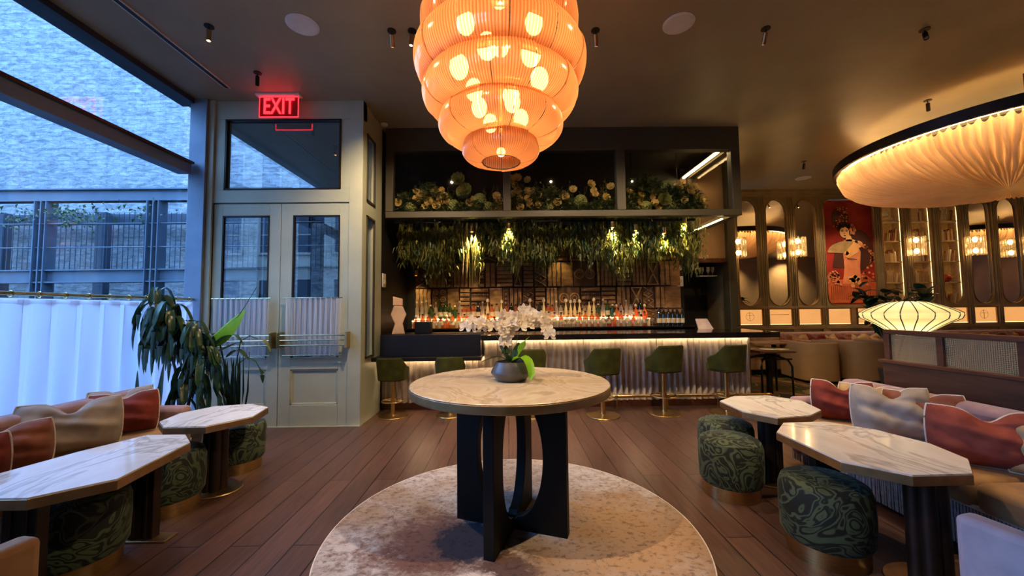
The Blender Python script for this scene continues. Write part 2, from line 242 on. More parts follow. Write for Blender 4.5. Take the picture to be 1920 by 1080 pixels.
M = dict(
 floor=floor_mat(), brick=brick_mat(), rug=rug_mat(), carpet=carpet_mat(), cane=cane_mat(), scroll=scroll_mat(),
 marble=marble_mat('white_veined_marble', srgb(240, 236, 230), srgb(196, 188, 178), srgb(230, 224, 216)),
 beige_stone=marble_mat('beige_stone', srgb(214, 196, 168), srgb(186, 162, 130), srgb(202, 180, 148), rough=.22, scale=2.4),
 ceiling=pm('olive_brown_ceiling_paint', srgb(160, 147, 118), srgb(152, 139, 110), 2, .40, bump=.05, bscale=1.2),
 wall_green=pm('sage_green_paint', srgb(178, 182, 160), srgb(168, 173, 152), 3, .45),
 hoodpaint=pm('dark_olive_paint', srgb(66, 60, 42), srgb(60, 54, 38), 3, .5),
 black_wall=pm('near_black_paint', srgb(26, 22, 20), srgb(20, 17, 15), 3, .5),
 wire=pm('grey_green_wire', srgb(96, 96, 78), srgb(86, 86, 70), 5, .7), backtan=pm('light_tan_plaster', srgb(206, 176, 130), srgb(194, 164, 120), 2, .7), bluesteel=pm('pale_blue_steel', srgb(132, 150, 172), srgb(118, 138, 160), 3, .5, .2),
 tan_wall=pm('tan_plaster', srgb(176, 142, 106), srgb(164, 130, 96), 2, .7),
 panelwall=pm('bronze_olive_lacquer', srgb(150, 132, 96), srgb(132, 114, 80), 4, .38),
 steel=pm('blue_grey_steel', srgb(84, 96, 108), srgb(72, 84, 98), 3, .5, .3),
 steel_dark=pm('dark_steel', srgb(62, 74, 88), srgb(52, 62, 74), 3, .5, .3),
 dark_metal=pm('dark_bronze_metal', srgb(58, 44, 36), srgb(46, 36, 30), 8, .4, .6),
 black_metal=pm('black_metal', srgb(26, 24, 24), srgb(20, 19, 19), 8, .38, .3),
 black_wood=pm('black_stained_wood', srgb(12, 12, 13), srgb(8, 8, 9), 5, .6, spec=.25, stretch=(4, 4, .6), bump=.1),
 black_stone=pm('black_polished_stone', srgb(30, 24, 22), srgb(18, 15, 14), 7, .1),
 black_panel=pm('black_blue_lacquer', srgb(22, 24, 34), srgb(18, 19, 26), 3, .35),
 brass=pm('brushed_brass', srgb(206, 176, 120), srgb(188, 156, 100), 20, .28, 1, stretch=(1, 1, 8)),
 pale_brass=pm('pale_brass', srgb(226, 208, 166), srgb(208, 188, 140), 20, .22, 1),
 bronze=pm('dull_bronze', srgb(176, 146, 106), srgb(158, 128, 90), 12, .42, 1),
 mauve=pm('mauve_velvet', srgb(172, 140, 138), srgb(150, 118, 118), 9, .85, sheen=.35, bump=.1),
 lilac=pm('pale_lilac_velvet', srgb(186, 168, 172), srgb(170, 150, 156), 9, .85, sheen=.35, bump=.1),
 camel=pm('camel_velvet', srgb(176, 138, 98), srgb(156, 118, 82), 9, .85, sheen=.2, bump=.1),
 maroon=pm('maroon_velvet', srgb(128, 54, 42), srgb(98, 38, 32), 7, .85, sheen=.12, bump=.3, bscale=12, spec=.2),
 rust=pm('rust_brown_velvet', srgb(142, 86, 64), srgb(110, 62, 46), 7, .85, sheen=.3, bump=.3, bscale=12, spec=.2),
 rose=pm('dusty_rose_velvet', srgb(160, 80, 62), srgb(126, 58, 46), 7, .85, sheen=.12, bump=.3, bscale=12, spec=.2),
 greige=pm('grey_beige_velvet', srgb(168, 156, 144), srgb(146, 132, 120), 7, .85, sheen=.3, bump=.25, bscale=10),
 gold_cloth=pm('gold_beige_cloth', srgb(184, 154, 106), srgb(160, 130, 86), 7, .8, sheen=.2),
 piping=pm('cream_piping', srgb(224, 212, 196), srgb(206, 194, 178), 30, .8),
 fringe=pm('grey_fringe', srgb(176, 176, 180), srgb(150, 150, 156), 30, .8),
 green_velvet=pm('moss_green_velvet', srgb(66, 66, 18), srgb(48, 50, 14), 8, .85, sheen=.06, spec=.2),
 chair_cloth=pm('taupe_cloth', srgb(176, 142, 98), srgb(170, 137, 94), 6, .85),
 walnut=pm('walnut', srgb(98, 56, 36), srgb(72, 40, 26), 4, .4, stretch=(6, .6, 6), dist=.5),
 carved=pm('carved_brown_wood', srgb(168, 128, 84), srgb(128, 94, 60), 5, .55, stretch=(1, 1, 3), bump=.2),
 carved_shade=pm('recess_shade_wood', srgb(104, 74, 50), srgb(80, 56, 40), 5, .7), plaster=pm('ivory_ribbed_plaster', srgb(214, 200, 184), srgb(196, 180, 162), 9, .6),
 white=pm('white_enamel', srgb(225, 222, 216), srgb(214, 211, 206), 3, .4),
 sculpt=pm('pale_pink_ceramic', srgb(222, 190, 166), srgb(206, 172, 150), 5, .6),
 pot=pm('grey_glazed_ceramic', srgb(82, 80, 82), srgb(60, 58, 60), 10, .3),
 soil=pm('moss_soil', srgb(92, 80, 44), srgb(58, 46, 30), 40, .95, bump=.5),
 leaf=pm('glossy_green_leaf', srgb(66, 92, 40), srgb(42, 64, 30), 8, .35, trans=.25),
 leaf_light=pm('bright_green_leaf', srgb(158, 216, 44), srgb(124, 190, 34), 5, .4, trans=.45),
 leaf_dark=pm('dark_green_leaf', srgb(58, 88, 54), srgb(36, 60, 38), 8, .3, trans=.2),
 leaf_olive=pm('olive_leaf', srgb(132, 130, 58), srgb(92, 96, 40), 12, .6, trans=.3),
 leaf_grey=pm('grey_green_leaf', srgb(136, 138, 92), srgb(98, 102, 66), 12, .6, trans=.3),
 leaf_moss=pm('moss_strand', srgb(118, 118, 44), srgb(80, 82, 30), 12, .75, trans=.3),
 stem=pm('green_brown_stem', srgb(88, 82, 48), srgb(60, 54, 34), 10, .6),
 petal=pm('cream_petal', srgb(238, 226, 206), srgb(226, 208, 186), 12, .6, trans=.3),
 rosepetal=pm('butter_rose_petal', srgb(222, 196, 122), srgb(206, 170, 90), 12, .6, trans=.25),
 hydrangea=pm('pale_green_floret', srgb(164, 168, 96), srgb(132, 140, 74), 18, .6, trans=.25),
 bookspine=pm('cream_book_cloth', srgb(214, 190, 140), srgb(190, 160, 110), 20, .7),
 redcloth=pm('red_lacquer', srgb(176, 60, 46), srgb(140, 40, 32), 8, .4),
 glass_amber=reeded_glass(),
 glass_window=glass('window_glass', (.93, .97, 1), .045, .01),
 glass_door=glass('door_glass', (.84, .87, .90), .17, .01),
 glass_vitrine=glass('vitrine_glass', (.95, .96, .95), .015, .02, gmax=.04),
 glass_clear=glass('clear_bottle_glass', (.93, .92, .9), .12, .04, (.95, .88, .78), .35),
 glass_green=glass('green_bottle_glass', (.20, .42, .16), .14, .04, (.12, .26, .08), .5),
 glass_whisky=glass('whisky_bottle_glass', (.95, .42, .14), .12, .04, (.9, .34, .12), .5),
 glass_dark=glass('dark_bottle_glass', (.05, .05, .04), .14, .05, (.03, .03, .02), .7),
 crystal=glass('crystal_rod', (.97, .93, .86), .2, .05, (1, .86, .62), .3),
 curtain=curtain_mat('white_sheer_voile', (.80, .76, .82), .62, .04),
 doorcurtain=curtain_mat('white_door_voile', (.95, .95, .97), .72, .10),
 mirror=pm('mirror_silver', (.86, .82, .74), (.84, .80, .72), 2, .015, 1),
 paper=pm('cream_label', srgb(214, 200, 172), srgb(196, 180, 150), 20, .7),
 cap=pm('dark_cap', srgb(34, 28, 26), srgb(24, 20, 18), 10, .5),
 whitecap=pm('pale_cap', srgb(236, 228, 208), srgb(220, 206, 180), 10, .4),
 creamglaze=pm('cream_glazed_bottle', srgb(234, 216, 160), srgb(214, 190, 130), 8, .25),
 facade=pm('beige_stone_facade', srgb(176, 168, 150), srgb(150, 142, 126), 1, .9),
 dark_window=pm('dark_window_glass', srgb(40, 50, 58), srgb(30, 38, 46), 1, .1),
 ground=pm('asphalt', srgb(70, 72, 76), srgb(56, 58, 62), 4, .9),
 e_bulb=em('bulb_glow', (1, .70, .38), 8), e_led=em('warm_led', (1, .66, .28), 16),
 e_led2=em('bar_led', (1, .70, .40), 11), e_spot=em('spot_lens', (1, .82, .52), 14),
 e_ring=em('pendant_led_ring', (1, .60, .24), 20), e_shelf=em('shelf_led', (1, .66, .26), 1.1),
 e_exit=em('exit_red', (1, .02, .03), 1.6), e_crystal=em('sconce_bulb', (1, .64, .26), 12),
 e_lantern=em('lantern_bulb', (1, .80, .42), 20),
 e_niche=em('lit_onyx_panel', (1, .44, .13), .34, .12),
 e_backwash=em('back_wall_wash', (1, .60, .30), 13), e_backbar=em('back_bar_led', (1, .54, .27), 1.6),
 fabric_dome=pm('pleated_cream_fabric', srgb(246, 220, 184), srgb(238, 208, 168), 4, .7, trans=.5),
 lantern=pm('cream_lantern_skin', srgb(250, 240, 206), srgb(244, 232, 192), 4, .6, trans=.75),
 art_red=pm('art_deep_red', srgb(172, 44, 32), srgb(130, 28, 24), 2.2, .6), art_skin=pm('art_peach', srgb(250, 196, 132), srgb(240, 176, 112), 4, .6),
 art_dark=pm('art_brown_black', srgb(52, 26, 20), srgb(36, 18, 16), 4, .6), art_orange=pm('art_orange', srgb(226, 116, 66), srgb(206, 96, 56), 4, .6),
 art_pink=pm('art_pink', srgb(244, 160, 112), srgb(230, 136, 94), 4, .6), art_shadow=pm('art_umber', srgb(86, 44, 34), srgb(70, 34, 28), 4, .6),
)

# ------------------------------------------------------------------ mesh builder
class MB:
    def __init__(s): s.v = []; s.f = []; s.m = []
    def add(s, vs, fs, mi=0, mx=None):
        o = len(s.v)
        s.v += [tuple(mx @ Vector(p)) for p in vs] if mx else [tuple(p) for p in vs]
        s.f += [tuple(i+o for i in f) for f in fs]; s.m += [mi]*len(fs)
        return s
    def box(s, x0, x1, y0, y1, z0, z1, mi=0, mx=None):
        v = [(x, y, z) for z in (z0, z1) for y in (y0, y1) for x in (x0, x1)]
        return s.add(v, [(0, 2, 3, 1), (4, 5, 7, 6), (0, 1, 5, 4), (2, 6, 7, 3), (0, 4, 6, 2), (1, 3, 7, 5)], mi, mx)
    def lathe(s, prof, n=24, mi=0, mx=None, a0=0, a1=2*PI, caps=True):
        full = abs(a1-a0-2*PI) < 1e-6; k = n if full else n+1; v = []; f = []
        for r, z in prof:
            for i in range(k):
                a = a0+(a1-a0)*i/n; v.append((r*math.cos(a), r*math.sin(a), z))
        for j in range(len(prof)-1):
            for i in range(n):
                b = (i+1) % k; f.append((j*k+i, j*k+b, (j+1)*k+b, (j+1)*k+i))
        if full and caps:
            if prof[0][0] > 1e-5: f.append(tuple(range(k))[::-1])
            if prof[-1][0] > 1e-5: f.append(tuple((len(prof)-1)*k+i for i in range(k)))
        return s.add(v, f, mi, mx)
    def cyl(s, x, y, z0, z1, r, n=16, mi=0): return s.lathe([(r, z0), (r, z1)], n, mi, Matrix.Translation((x, y, 0)))
    def ring(s, R_, r, z=0, n=48, k=8, mi=0, mx=None):
        v = []; f = []
        for i in range(n):
            a = 2*PI*i/n
            for j in range(k):
                b = 2*PI*j/k; q = R_+r*math.cos(b); v.append((q*math.cos(a), q*math.sin(a), z+r*math.sin(b)))
        for i in range(n):
            for j in range(k): f.append((i*k+j, ((i+1) % n)*k+j, ((i+1) % n)*k+(j+1) % k, i*k+(j+1) % k))
        return s.add(v, f, mi, mx)
    def tube(s, pts, r, k=8, mi=0, closed=False, mx=None):
        P = [Vector(p) for p in pts]; n = len(P); v = []; f = []
        rr = r if isinstance(r, (list, tuple)) else [r]*n
        for i, p in enumerate(P):
            a = P[(i-1) % n] if (i or closed) else p; b = P[(i+1) % n] if (i < n-1 or closed) else p
            t = (b-a).normalized() if (b-a).length > 1e-9 else Vector((0, 0, 1))
            u = t.cross(Vector((0, 0, 1)))
            if u.length < .1: u = t.cross(Vector((1, 0, 0)))
            u.normalize(); w = t.cross(u)
            for j in range(k):
                c = 2*PI*j/k; v.append(tuple(p+u*rr[i]*math.cos(c)+w*rr[i]*math.sin(c)))
        for i in range(n if closed else n-1):
            for j in range(k):
                q = (i+1) % n; f.append((i*k+j, i*k+(j+1) % k, q*k+(j+1) % k, q*k+j))
        if not closed: f += [tuple(range(k))[::-1], tuple((n-1)*k+j for j in range(k))]
        return s.add(v, f, mi, mx)
    def prism(s, poly, z0, z1, mi=0, mx=None):
        n = len(poly); v = [(x, y, z0) for x, y in poly]+[(x, y, z1) for x, y in poly]
        f = [tuple(range(n))[::-1], tuple(range(n, 2*n))]+[(i, (i+1) % n, (i+1) % n+n, i+n) for i in range(n)]
        return s.add(v, f, mi, mx)
    def grid(s, fn, nu, nv, mi=0, cu=False, mx=None):
        v = [fn(i/nu, j/nv) for j in range(nv+1) for i in range(nu if cu else nu+1)]; k = nu if cu else nu+1
        f = [(j*k+i, j*k+(i+1) % k, (j+1)*k+(i+1) % k, (j+1)*k+i) for j in range(nv) for i in range(nu)]
        return s.add(v, f, mi, mx)
    def sphere(s, c, r, n=12, m=8, mi=0, sc=(1, 1, 1)):
        mx = Matrix.Translation(c) @ Matrix.Diagonal((sc[0], sc[1], sc[2], 1))
        pr = [(max(r*math.sin(PI*j/m), 0), -r*math.cos(PI*j/m)) for j in range(m+1)]
        pr[0] = (1e-6, -r); pr[-1] = (1e-6, r)
        return s.lathe(pr, n, mi, mx)
    def build(s, name, mats, parent=None, smooth=True, bevel=0, loc=None, rz=0, ang=35, sub=0):
        me = bpy.data.meshes.new(name); me.from_pydata(s.v, [], s.f)
        if not isinstance(mats, (list, tuple)): mats = [mats]
        for m in mats: me.materials.append(M[m] if isinstance(m, str) else m)
        if len(mats) > 1: me.polygons.foreach_set('material_index', s.m)
        if smooth:
            me.polygons.foreach_set('use_smooth', [True]*len(me.polygons)); me.set_sharp_from_angle(angle=R(ang))
        me.update()
        o = bpy.data.objects.new(name, me); COL.objects.link(o)
        if parent: o.parent = parent
        if loc: o.location = loc
        o.rotation_euler.z = rz
        if bevel:
            b = o.modifiers.new('bevel', 'BEVEL'); b.width = bevel; b.segments = 3; b.limit_method = 'ANGLE'; b.angle_limit = R(40)
        if sub:
            q = o.modifiers.new('subd', 'SUBSURF'); q.levels = sub; q.render_levels = sub
        return o
def tag(o, label=None, cat=None, group=None, kind=None):
    if label: o['label'] = label
    if cat: o['category'] = cat
    if group: o['group'] = group
    if kind: o['kind'] = kind
    return o
def empty(name, loc=(0, 0, 0), rz=0, label=None, cat=None, group=None, kind=None):
    o = bpy.data.objects.new(name, None); o.empty_display_size = .1; COL.objects.link(o)
    o.location = loc; o.rotation_euler = (0, 0, rz)
    return tag(o, label, cat, group, kind)
def struct(o, label=None): o['kind'] = 'structure'; return tag(o, label)
def dup(root, loc, rz=None, label=None, group=None, scale=None):
    r = root.copy(); COL.objects.link(r); r.location = loc
    if rz is not None: r.rotation_euler.z = rz
    if scale: r.scale = scale
    if label: r['label'] = label
    if group: r['group'] = group
    def rec(a, b):
        for ch in [c for c in bpy.data.objects if c.parent == a]:
            d = ch.copy(); COL.objects.link(d); d.parent = b; rec(ch, d)
    rec(root, r)
    return r
def box(name, m, x0, x1, y0, y1, z0, z1, parent=None, bevel=0, smooth=False):
    return MB().box(x0, x1, y0, y1, z0, z1).build(name, m, parent, smooth or bevel > 0, bevel)

# ------------------------------------------------------------------ camera, sky
F = 725.; TH = R(3.25); RHO = .011; PSI = .012
fw = Vector((math.sin(PSI)*math.cos(TH), math.cos(PSI)*math.cos(TH), math.sin(TH)))
rt = Vector((math.cos(PSI), -math.sin(PSI), 0)); up = rt.cross(fw)
r2 = rt*math.cos(RHO)-up*math.sin(RHO); u2 = up*math.cos(RHO)+rt*math.sin(RHO)
cam = bpy.data.cameras.new('camera'); co = bpy.data.objects.new('camera', cam); COL.objects.link(co)
mw = Matrix((r2, u2, -fw)).transposed().to_4x4(); mw.translation = (0, 0, 1.5); co.matrix_world = mw
cam.sensor_width = 36; cam.lens = F/1920*36; cam.clip_start = .05; cam.clip_end = 200
SC.camera = co
w = bpy.data.worlds.new('dusk_sky'); SC.world = w; w.use_nodes = True
bg = w.node_tree.nodes['Background']; bg.inputs['Color'].default_value = (.22, .46, .95, 1); bg.inputs['Strength'].default_value = 4.0
SC.view_settings.view_transform = 'Standard'; SC.view_settings.look = 'None'; SC.view_settings.gamma = 1; SC.view_settings.exposure = 1.4
SC.cycles.max_bounces = 9; SC.cycles.diffuse_bounces = 4; SC.cycles.glossy_bounces = 4; SC.cycles.transmission_bounces = 6
SC.cycles.transparent_max_bounces = 24; SC.cycles.sample_clamp_indirect = 6; SC.cycles.use_denoising = True
SC.cycles.caustics_reflective = False; SC.cycles.caustics_refractive = False

# ================================================================== THE SHELL
H = 4.4; YB = -4.0; XR = 19.0
struct(box('floor', 'floor', -4.45, XR, YB, 9.6, -.06, 0))
struct(box('ceiling', 'ceiling', -4.45, XR, YB, 9.6, H, H+.12))
struct(box('wall_back', 'backtan', -4.45, XR, YB-.15, YB, 0, H))
struct(box('wall_right', 'tan_wall', XR, XR+.15, YB, 9.6, 0, H))
struct(box('wall_bar_back', 'black_wall', -2.1, 3.50, 7.62, 7.75, 0, H))
# wall beside the bar's back: tan field above a black service opening
struct(box('wall_service', 'tan_wall', 3.50, 4.42, 7.62, 7.75, 2.46, H))
struct(box('wall_service_recess', 'black_wall', 3.50, 4.42, 8.5, 8.6, 0, 2.6))
struct(box('wall_service_side', 'black_wall', 3.38, 3.50, 7.75, 8.6, 0, 2.6))
struct(box('trim_1', 'hoodpaint', 4.36, 4.52, 7.52, 7.75, 0, H, bevel=.01))
struct(box('trim_2', 'walnut', 3.50, 4.36, 7.58, 7.66, 2.40, 2.48))
struct(box('wall_service_return', 'panelwall', 4.42, 4.52, 7.75, 9.45, 0, H))
struct(box('wall_bar_left', 'black_wall', -2.1, -1.97, 5.98, 7.62, 0, H)); struct(box('wall_bar_rear', 'black_wall', -2.1, -1.97, 7.62, 9.7, 0, H))
struct(box('wall_front_soffit', 'wall_green', -4.2, -1.95, 5.19, 5.32, 4.14, H))
struct(box('wall_front_rear', 'black_wall', -2.1, 4.52, 9.5, 9.62, 0, H))
# side of the vestibule beside the bar, with two narrow lights
def side_wall():
    b = MB(); x0, x1 = -2.05, -1.95
    b.box(x0, x1, 5.2, 5.33, 0, H); b.box(x0, x1, 5.66, 5.98, 0, H)
    for z0, z1 in ((0, .86), (2.84, 3.04), (4.0, H)): b.box(x0, x1, 5.33, 5.66, z0, z1)
    return b
struct(side_wall().build('wall_vestibule', 'wall_green', smooth=False))
wd = empty('window_3', (0, 0, 0)); struct(wd)
box('pane', 'glass_door', -2.01, -2.0, 5.33, 5.66, .86, 2.84, wd)
box('pane', 'glass_door', -2.01, -2.0, 5.33, 5.66, 3.04, 4.0, wd)
fr = MB()
for z0, z1 in ((.86, 2.84), (3.04, 4.0)):
    fr.box(-1.96, -1.935, 5.33, 5.355, z0, z1).box(-1.96, -1.935, 5.635, 5.66, z0, z1)
    fr.box(-1.96, -1.935, 5.33, 5.66, z0, z0+.025).box(-1.96, -1.935, 5.33, 5.66, z1-.025, z1)
fr.build('window_frame', 'hoodpaint', wd, False)

# ---- entrance doors with transom in the green wall
Y0 = 5.2
def leaf_frame(x0, x1, z0, z1, gx0, gx1, gz0, gz1, px0, px1, pz0, pz1, y0, y1):
    b = MB()
    b.box(x0, gx0, y0, y1, z0, z1).box(gx1, x1, y0, y1, z0, z1)
    b.box(gx0, gx1, y0, y1, gz1, z1).box(gx0, gx1, y0, y1, pz1, gz0).box(gx0, gx1, y0, y1, z0, pz0)
    b.box(px0, px1, y0+.022, y1-.02, pz0, pz1)
    for a in ((px0, px0+.022, pz0, pz1), (px1-.022, px1, pz0, pz1), (px0, px1, pz0, pz0+.022), (px0, px1, pz1-.022, pz1)):
        b.box(a[0], a[1], y0+.008, y0+.03, a[2], a[3])
    return b
def door_curtain(x0, x1, parent):
    random.seed(int(x0*100)); ph = [random.uniform(0, 6) for _ in range(4)]
    def fn(u, v):
        x = x0+(x1-x0)*u; z = .93+.765*v
        y = Y0-.045+.012*math.sin(u*62+ph[0]+.6*math.sin(v*3+ph[1]))+.006*math.sin(u*131+ph[2])
        return (x+(.5-u)*.03*(1-v)**2, y, z+.006*math.sin(u*9+ph[3])*(1-v))
    c = MB().grid(fn, 150, 10).build('curtain', 'doorcurtain', parent)
    for z in (1.69, .935): MB().tube([(x0-.03, Y0-.05, z), (x1+.03, Y0-.05, z)], .007).build('curtain_rod', 'pale_brass', parent)
def door(n, x0, x1, gx0, gx1, hx0, hx1):
    d = empty('door_%d' % n, (0, 0, 0)); struct(d)
    leaf_frame(x0+.004, x1-.004, .01, 2.97, gx0, gx1, .90, 2.81, gx0, gx1, .28, .745, Y0, Y0+.055).build('door_leaf', 'wall_green', d, True, .003)
    box('glass', 'glass_door', gx0, gx1, Y0+.025, Y0+.032, .9, 2.81, d)
    b = MB()
    for a in ((gx0, gx0+.018, .9, 2.81), (gx1-.018, gx1, .9, 2.81), (gx0, gx1, 2.792, 2.81)): b.box(a[0], a[1], Y0-.004, Y0+.03, a[2], a[3])
    b.build('glazing_bead', 'dark_metal', d, False)
    door_curtain(gx0-.05, gx1+.04, d)
    h = MB()
    for z in (1.07, 1.135, 1.2): h.tube([(hx0, Y0-.10, z), (hx1, Y0-.10, z)], .009)
    h.build('push_bar', 'pale_brass', d)
    for x in (hx0, hx1): box('bar_bracket', 'brass', x-.018, x+.018, Y0-.115, Y0, 1.03, 1.24, d, .004)
    return d
door(1, -3.955, -3.045, -3.83, -3.20, -3.86, -3.09)
door(2, -3.045, -2.13, -2.885, -2.255, -2.99, -2.11)
b = MB()
b.box(-4.03, -3.955, Y0-.04, Y0+.12, 0, H)
struct(box('trim_6', 'bluesteel', -4.25, -4.03, 5.12, 5.32, 0, H, bevel=.004))
b.box(-4.05, -3.955, Y0-.015, Y0+.1, 0, 4.26); b.box(-2.13, -1.951, Y0-.015, Y0+.1, 0, H)
b.box(-3.955, -2.13, Y0-.015, Y0+.1, 2.985, 3.16); b.box(-3.955, -3.82, Y0-.01, Y0+.1, 3.16, 4.14); b.box(-2.25, -2.13, Y0-.01, Y0+.1, 3.16, 4.14)
b.box(-4.05, -1.951, Y0-.012, Y0+.1, 4.14, H)
struct(b.build('trim_3', 'wall_green', None, True, .004))
wt = empty('window_2', (0, 0, 0)); struct(wt)
box('pane', 'glass_door', -3.82, -2.25, Y0+.03, Y0+.036, 3.16, 4.14, wt)
b = MB()
for a in ((-3.82, -3.795, 3.16, 4.14), (-2.275, -2.25, 3.16, 4.14), (-3.82, -2.25, 3.16, 3.18), (-3.82, -2.25, 4.12, 4.14)): b.box(a[0], a[1], Y0-.02, Y0+.03, a[2], a[3])
b.build('window_frame', 'dark_metal', wt, False)
struct(box('baseboard_front', 'wall_green', -4.05, -1.95, Y0-.03, Y0-.005, 0, .012))

# ---- window wall on the left (x = -4.2)
wn = empty('window_1', (0, 0, 0)); struct(wn)
box('pane', 'glass_window', -4.325, -4.315, YB, 5.1, 3.45, 4.38, wn)
box('pane', 'glass_window', -4.325, -4.315, YB, 5.1, .12, 3.45, wn)
b = MB(); b.box(-4.36, -4.19, YB, 5.1, 3.35, 3.485); b.build('transom_bar', 'bluesteel', wn, True, .004)
MB().box(-4.34, -4.15, YB, 5.1, 3.485, 3.515).build('transom_cap', 'walnut', wn, True, .004)
b = MB()
for y in (1.55, -1.9): b.box(-4.42, -4.22, y, y+.22, 0, 4.4)
b.build('post', 'steel', wn, True, .004)
box('head_beam', 'steel_dark', -4.42, -4.2, YB, 5.2, 4.33, 4.4, wn)
box('sill', 'wall_green', -4.42, -4.12, YB, 5.18, 0, .12, wn, .004)
# slot diffuser
struct(box('trim_4', 'black_metal', -3.60, -3.55, YB, 4.86, H-.012, H+.02))
struct(MB().box(-3.612, -3.60, YB, 4.87, H-.014, H).box(-3.55, -3.538, YB, 4.87, H-.014, H).build('trim_5', 'white', None, False))

# sheer half-height curtain on its brass rail
def wave_curtain(name, y0, y1, x, z0, z1, nf):
    random.seed(5); ph = [random.uniform(0, 6.28) for _ in range(6)]
    def fn(u, v):
        y = y0+(y1-y0)*u; a = u*nf*2*PI
        amp = .028+.03*(1-v); s = math.sin(a+.5*math.sin(u*17+ph[0])+.35*math.sin(3*(1-v)+u*31+ph[1])*(1-v))
        k = (abs(s)**.7)*(1 if s > 0 else -1)
        return (x+amp*k+.02*math.sin(u*23+ph[2])*(1-v), y+.02*math.sin(a*2+ph[3])*v, z0+(z1-z0)*v)
    return MB().grid(fn, int(nf*14), 14)
cw = wave_curtain('window_curtain', -3.9, 5.1, -4.12, .06, 1.635, 44).build('window_curtain', 'curtain')
tag(cw, 'white sheer pleated curtain hanging across the lower half of the window wall', 'curtain')
MB().box(-4.125, -4.115, -3.9, 5.1, 1.60, 1.645).build('heading_tape', 'doorcurtain', cw, False)
rl = MB().tube([(-4.12, -3.95, 1.685), (-4.12, 5.18, 1.685)], .017, 12).build('curtain_rail', 'pale_brass'); tag(rl, 'long brass rail carrying the sheer window curtain', 'curtain rail')
for i in range(42):
    if i*.2 < 6.6: MB().ring(.026, .0045, 0, 14, 5, mx=Matrix.Translation((-4.12, 5.05-i*.2, 1.68)) @ Matrix.Rotation(PI/2, 4, 'X')).build('rail_ring', 'brass', rl)

# ================================================================== OUTSIDE
struct(box('ground', 'ground', -40, -4.45, -30, 9.4, -.15, -.02)); struct(box('ground_rear', 'ground', -4.45, -2.1, 5.35, 9.4, -.15, -.02))
struct(box('wall_neighbour', 'brick', -26, -2.1, 9.3, 9.7, 0, 10))
sg = empty('steel_frame', (0, 8, 0), 0, 'blue grey steel beam and post structure in front of the brick wall outside', 'steel structure')
def ibeam_h(x0, x1, z0, z1, nm, y=8.0):
    b = MB(); b.box(x0, x1, -.02, .02, z0, z1).box(x0, x1, -.09, .09, z1-.025, z1).box(x0, x1, -.09, .09, z0, z0+.025)
    b.build(nm, 'steel', sg, False)
ibeam_h(-15, -4.45, 3.83, 4.09, 'top_beam'); ibeam_h(-15, -4.45, 2.15, 2.42, 'lower_beam')
for xc in (-14, -11.76, -9.52, -7.25, -4.98, -2.7):
    b = MB(); b.box(xc-.012, xc+.012, -.1, .1, 0, 3.83).box(xc-.125, xc-.105, -.11, .11, 0, 3.83).box(xc+.105, xc+.125, -.11, .11, 0, 3.83).box(xc-.11, xc+.11, .02, .05, 0, 3.83)
    b.build('post', 'steel', sg, False)
    box('rear_post', 'steel_dark', xc+.28, xc+.5, .7, .85, 0, 3.8, sg)
for z in (3.36, 2.87): MB().tube([(-15, -.06, z), (-2.2, -.06, z)], .014, 6).build('cable', 'steel', sg)
b = MB().box(-15, -2.2, .9, 1.1, 3.6, 3.8)
b.build('rear_beam', 'steel_dark', sg, False)
b = MB()
for i in range(110):
    x = -14.5+i*.115; b.box(x, x+.012, .6, .61, 2.45, 3.75)
b.build('mesh_fence', 'steel_dark', sg, False)
def creeper(x, z, n, name, label):
    random.seed(int(-x*10)); b = MB()
    for i in range(n):
        px, pz = x+random.gauss(0, .28), z+random.gauss(0, .12); a = random.uniform(0, 6.28); l = random.uniform(.05, .12)
        py = random.uniform(-.2, .1)
        b.add([(px, py, pz), (px+l*.5*math.cos(a+.5), py-.02, pz+l*.5*math.sin(a+.5)), (px+l*math.cos(a), py, pz+l*math.sin(a)), (px+l*.5*math.cos(a-.5), py-.03, pz+l*.5*math.sin(a-.5))], [(0, 1, 2, 3)])
    o = b.build(name, 'leaf', None, False, loc=(0, 8, 0)); tag(o, label, 'creeper', None, 'stuff')
creeper(-8.85, 3.52, 150, 'creeper', 'green creeper clump hanging under the outside steel beam right of a post')
creeper(-10.0, 3.5, 60, 'creeper', 'small creeper clump under the steel beam at the far window edge')
creeper(-7.55, 3.6, 40, 'creeper', 'thin creeper sprig beside the middle outside steel post')
# masonry building across the street behind, only seen mirrored in the door glass
fb = empty('office_building', (-15, -11, 0), 0, 'beige stone building with rows of windows, mirrored in the door glass', 'building')
b = MB(); b.box(-14, 9.5, -3, 0, 0, 16)
for z in (4, 7.5, 11, 14.5): b.box(-14, 9.5, 0, .18, z, z+.25)
b.build('facade', 'facade', fb, False)
for r_ in range(4):
    for c_ in range(11):
        x = -13+c_*2.05; z = 1.3+r_*3.5
        wn2 = MB().box(x, x+1.0, .0, .03, z, z+2.0).build('window', 'dark_window', fb, False)
        MB().box(x-.1, x, 0, .1, z-.1, z+2.1).box(x+1, x+1.1, 0, .1, z-.1, z+2.1).box(x, x+1, 0, .1, z+2, z+2.1).box(x-.1, x+1.1, 0, .14, z-.12, z).box(x, x+1, 0, .07, z+.97, z+1.03).build('window_frame', 'facade', wn2, False)

